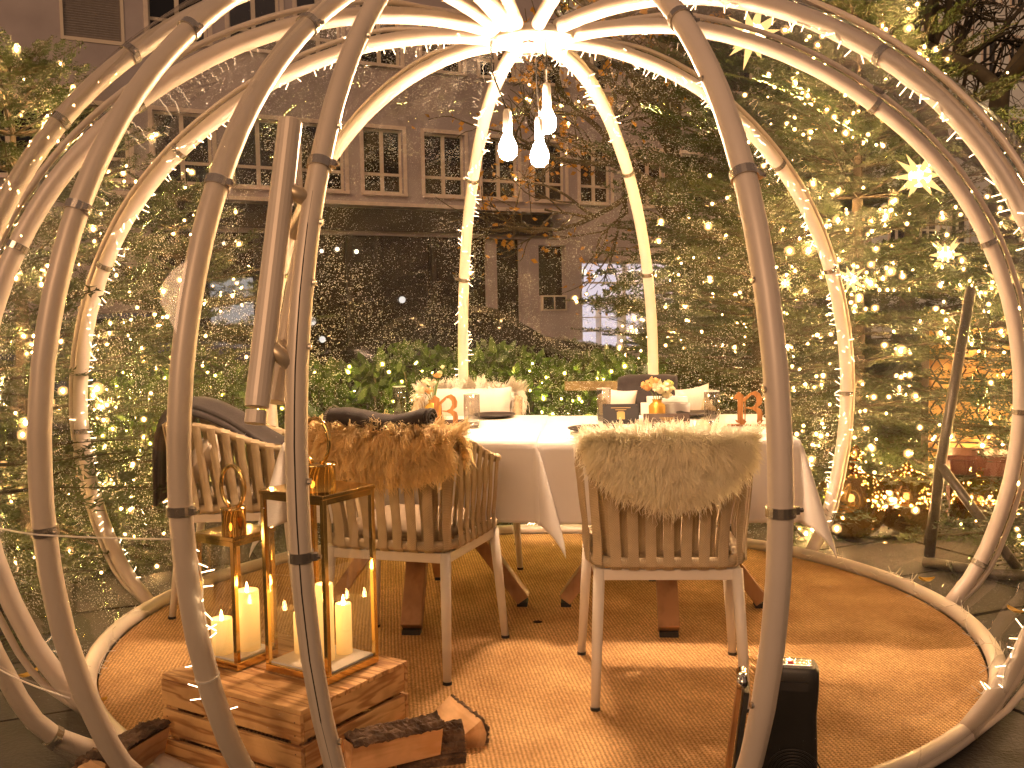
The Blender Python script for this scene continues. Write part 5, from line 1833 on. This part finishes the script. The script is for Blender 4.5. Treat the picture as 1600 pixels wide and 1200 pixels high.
for a, b in W1:
    ops.append((a, b, 4.4, 5.98))
    if a > 0: ops.append((a, b, 7.55, 9.05))
    ops.append((a, b, 10.4, 11.9))
ops.append((-.46, .82, 7.30, 8.85))
SHOP = (12.69, 16.4, .35, 2.80)
ops += [SHOP, (1.2, 11.0, .25, 3.35), (11.3, 12.2, .25, 3.2)]
wall_with_openings(-9, 24.2, 0, 13.5, ops).build('wall', M['plaster'], BA_)
for (a, b, c, d) in ops:
    if c > 4:
        if abs(a + .46) < .01 and abs(c - 7.3) < .01:
            fr = MB()
            for x in (a + .03, b - .03): fr.box((x, .03, (c + d) / 2), (.06, .1, d - c))
            fr.box(((a + b) / 2, .028, c + .04), (b - a - .12, .09, .08))
            sh = fr.build('roller_shutter', M['winframe'], BA_)
            nsl = int((d - c - .08) / .052)
            for k in range(nsl):
                MB().box(((a + b) / 2, .05, c + .11 + k * .052), (b - a - .13, .018, .047), (R_(14), 0, 0)).build('slat', M['shutter'], sh)
            continue
        window(BA_, a, b, c, d, M['winframe'])
# long ledge over the shopfronts and the dark glazing under it
MB().box((6.0, -.28, 4.06), (11.6, .6, .09)).build('canopy', M['trim'], BA_)
MB().box((6.0, -.05, 3.72), (11.4, .12, .55)).build('fascia', M['shopdark'], BA_)
MB().box((6.1, .25, 1.8), (9.8, .03, 3.1)).build('shop_glazing', M['winglass'], BA_)
MB().box((11.75, .26, 1.72), (.9, .03, 2.94)).build('shop_glazing', M['winglass'], BA_)
for x in (1.3, 3.6, 5.9, 8.2, 9.9, 10.92):
    MB().box((x, .16, 1.8), (.14 if x < 9 else .30, .12, 3.1)).build('shop_mullion', M['plaster'] if x > 9 else M['shopdark'], BA_)
win = MB()
for x0 in (10.05, 10.5): pass
MB().box((11.75, .10, 1.05), (.88, .25, 1.55)).build('shop_panel', M['plaster'], BA_)
o = MB().box((11.75, -.04, 1.62), (.84, .05, .42)).build('shop_window', M['winframe'], BA_)
for x in (11.56, 11.94): MB().box((x, -.069, 1.62), (.33, .012, .34)).build('pane', M['winglass'], o)
a, b, c, d = SHOP
so = MB().box(((a + b) / 2, .85, (c + d) / 2), (b - a + 1.2, .04, d - c + .3)).build('lit_shop_interior', M['shoplit'], BA_)
shf = MB()
for z in (c + .45, c + .85, c + 1.25): shf.box((a + 1.0, .62, z), (1.5, .25, .03))
for x in (a + .28, a + 1.0, a + 1.75): shf.box((x, .621, c + .75), (.03, .24, 1.5))
shf.build('shop_shelf', M['winframew'], BA_)
MB().box((b - .7, .55, c + .45), (.9, .4, .9)).build('shop_counter', M['plaster'], BA_)
f = MB()
for x in (a + .04, (a + b) / 2 - .3, b - .04): f.box((x, .12, (c + d) / 2), (.08, .08, d - c))
f.box(((a + b) / 2, .119, d - .04), (b - a, .078, .08)); f.box(((a + b) / 2, .119, d - .62), (b - a, .07, .05))
f.build('shop_frame', M['winframew'], BA_)
lampm = emit('shop_lamp', (1.0, 0.80, 0.52), 1.6)
lampw = emit('window_lamp', (0.95, 0.90, 0.85), .45)
for k in range(9):
    t = MB(); t.ball((a + .4 + k * .33 + .05 * (k % 2), .45, d - .30 - .10 * (k % 3 == 1)), .075, 10, 7); t.build('shop_lamp', lampm, BA_, True)
for (x, z, r) in ((4.9, 1.25, .17), (5.15, .8, .13), (7.3, 1.75, .14), (2.6, 3.05, .08), (2.85, 3.08, .08), (3.1, 3.1, .08), (5.2, 2.95, .08), (5.6, 3.0, .09), (6.1, 2.95, .09), (2.6, 1.6, .10), (3.3, 1.75, .07)):
    MB().ball((x, .16, z), r * .62, 10, 7).build('window_lamp', lampm if r < .1 else lampw, BA_, True)
MB().box((3.0, .215, 1.75), (1.0, .02, 1.1)).build('lit_display', emit('display_glow', (.75, .72, .70), .22), BA_)
rf = MB(); rf.box((7.6, 3.0, 14.2), (34, 8, 1.2)); rf.box((7.6, .1, 13.55), (34, 1.0, .2)); rf.build('roof', M['shopdark'], BA_)

BB_ = thing('pale_house', 'pale grey house with tall white windows behind the bare trees', 'building', (-9 + 24.5 * .866, 22 + 24.5 * .5, 0), R_(30))
ops = []
for k in range(10):
    x0 = .9 + k * 1.62
    for z0 in (3.6, 6.75, 9.75, 12.3): ops.append((x0, x0 + .98, z0, z0 + 1.45))
wall_with_openings(0, 18, 0, 15.5, ops).build('wall', M['plasterg'], BB_)
for (a, b, c, d) in ops: window(BB_, a, b, c, d, M['winframew'], sill=True)
rf = MB(); rf.box((9, 3.0, 16.1), (18.4, 8, 1.2)); rf.build('roof', M['shopdark'], BB_)

# ------------------------------------------------------------------ parked cars
def car(label, loc, rot, paint):
    t = thing('parked_car', label, 'car', loc, rot, 'cars parked along the street')
    pf = [(-2.15, .35), (-2.2, .62), (-2.05, .82), (-1.55, .92), (-.95, 1.36), (-.3, 1.45), (.45, 1.42), (1.15, 1.0), (1.95, .86), (2.2, .68), (2.22, .38)]
    wds = [.78, .82, .84, .85, .62, .60, .62, .82, .80, .76, .74]
    rows = []
    pf = smooth_curve([(x, w, z) for (x, z), w in zip(pf, wds)], 3)
    mb = MB()
    for sgn in (1, -1):
        g = [[(p.x, sgn * p.y, p.z), (p.x * .99, sgn * max(p.y, .84), min(p.z, .88)), (p.x, sgn * .86, .55), (p.x, sgn * .82, .28)] for p in pf]
        mb.grid(g if sgn < 0 else [r[::-1] for r in g])
    mb.grid([[(p.x, -p.y, p.z), (p.x, 0, p.z + .03), (p.x, p.y, p.z)] for p in pf])
    mb.build('body', paint, t, True)
    for sgn in (1, -1):
        gl = MB().add([(-1.35, sgn * .80, .95), (.98, sgn * .80, 1.0), (.42, sgn * .655, 1.36), (-.3, sgn * .635, 1.385), (-.88, sgn * .66, 1.31)], [(0, 1, 2, 3, 4) if sgn < 0 else (4, 3, 2, 1, 0)])
        gl.build('side_window', M['carglass'], t)
        for x in (-1.35, 1.35):
            w = MB(); w.tube([(x, sgn * .66, .31), (x, sgn * .87, .31)], .31, 22); wo_ = w.build('wheel', M['dark_rubber'], t)
            MB().tube([(x, sgn * .86, .31), (x, sgn * .882, .31)], .19, 16).build('rim', M['steel'], wo_)
        MB().ball((2.12, sgn * .6, .66), .11, 10, 7, (.6, 1.2, .7)).build('headlight', M['headlamp'], t, True)
    MB().add([(.50, -.58, 1.415), (1.12, -.72, 1.03), (1.12, .72, 1.03), (.50, .58, 1.415)], [(0, 1, 2, 3)]).build('windscreen', M['carglass'], t)
    MB().box((2.235, 0, .45), (.02, .5, .11)).build('number_plate', M['white'], t)
car('black car parked behind the hedge, nose toward the lit shop', (-.75, 15.6, -.01), R_(8), M['car'])
car('dark blue car parked behind the left end of the hedge', (-6.1, 16.2, -.01), R_(10), M['carblue'])
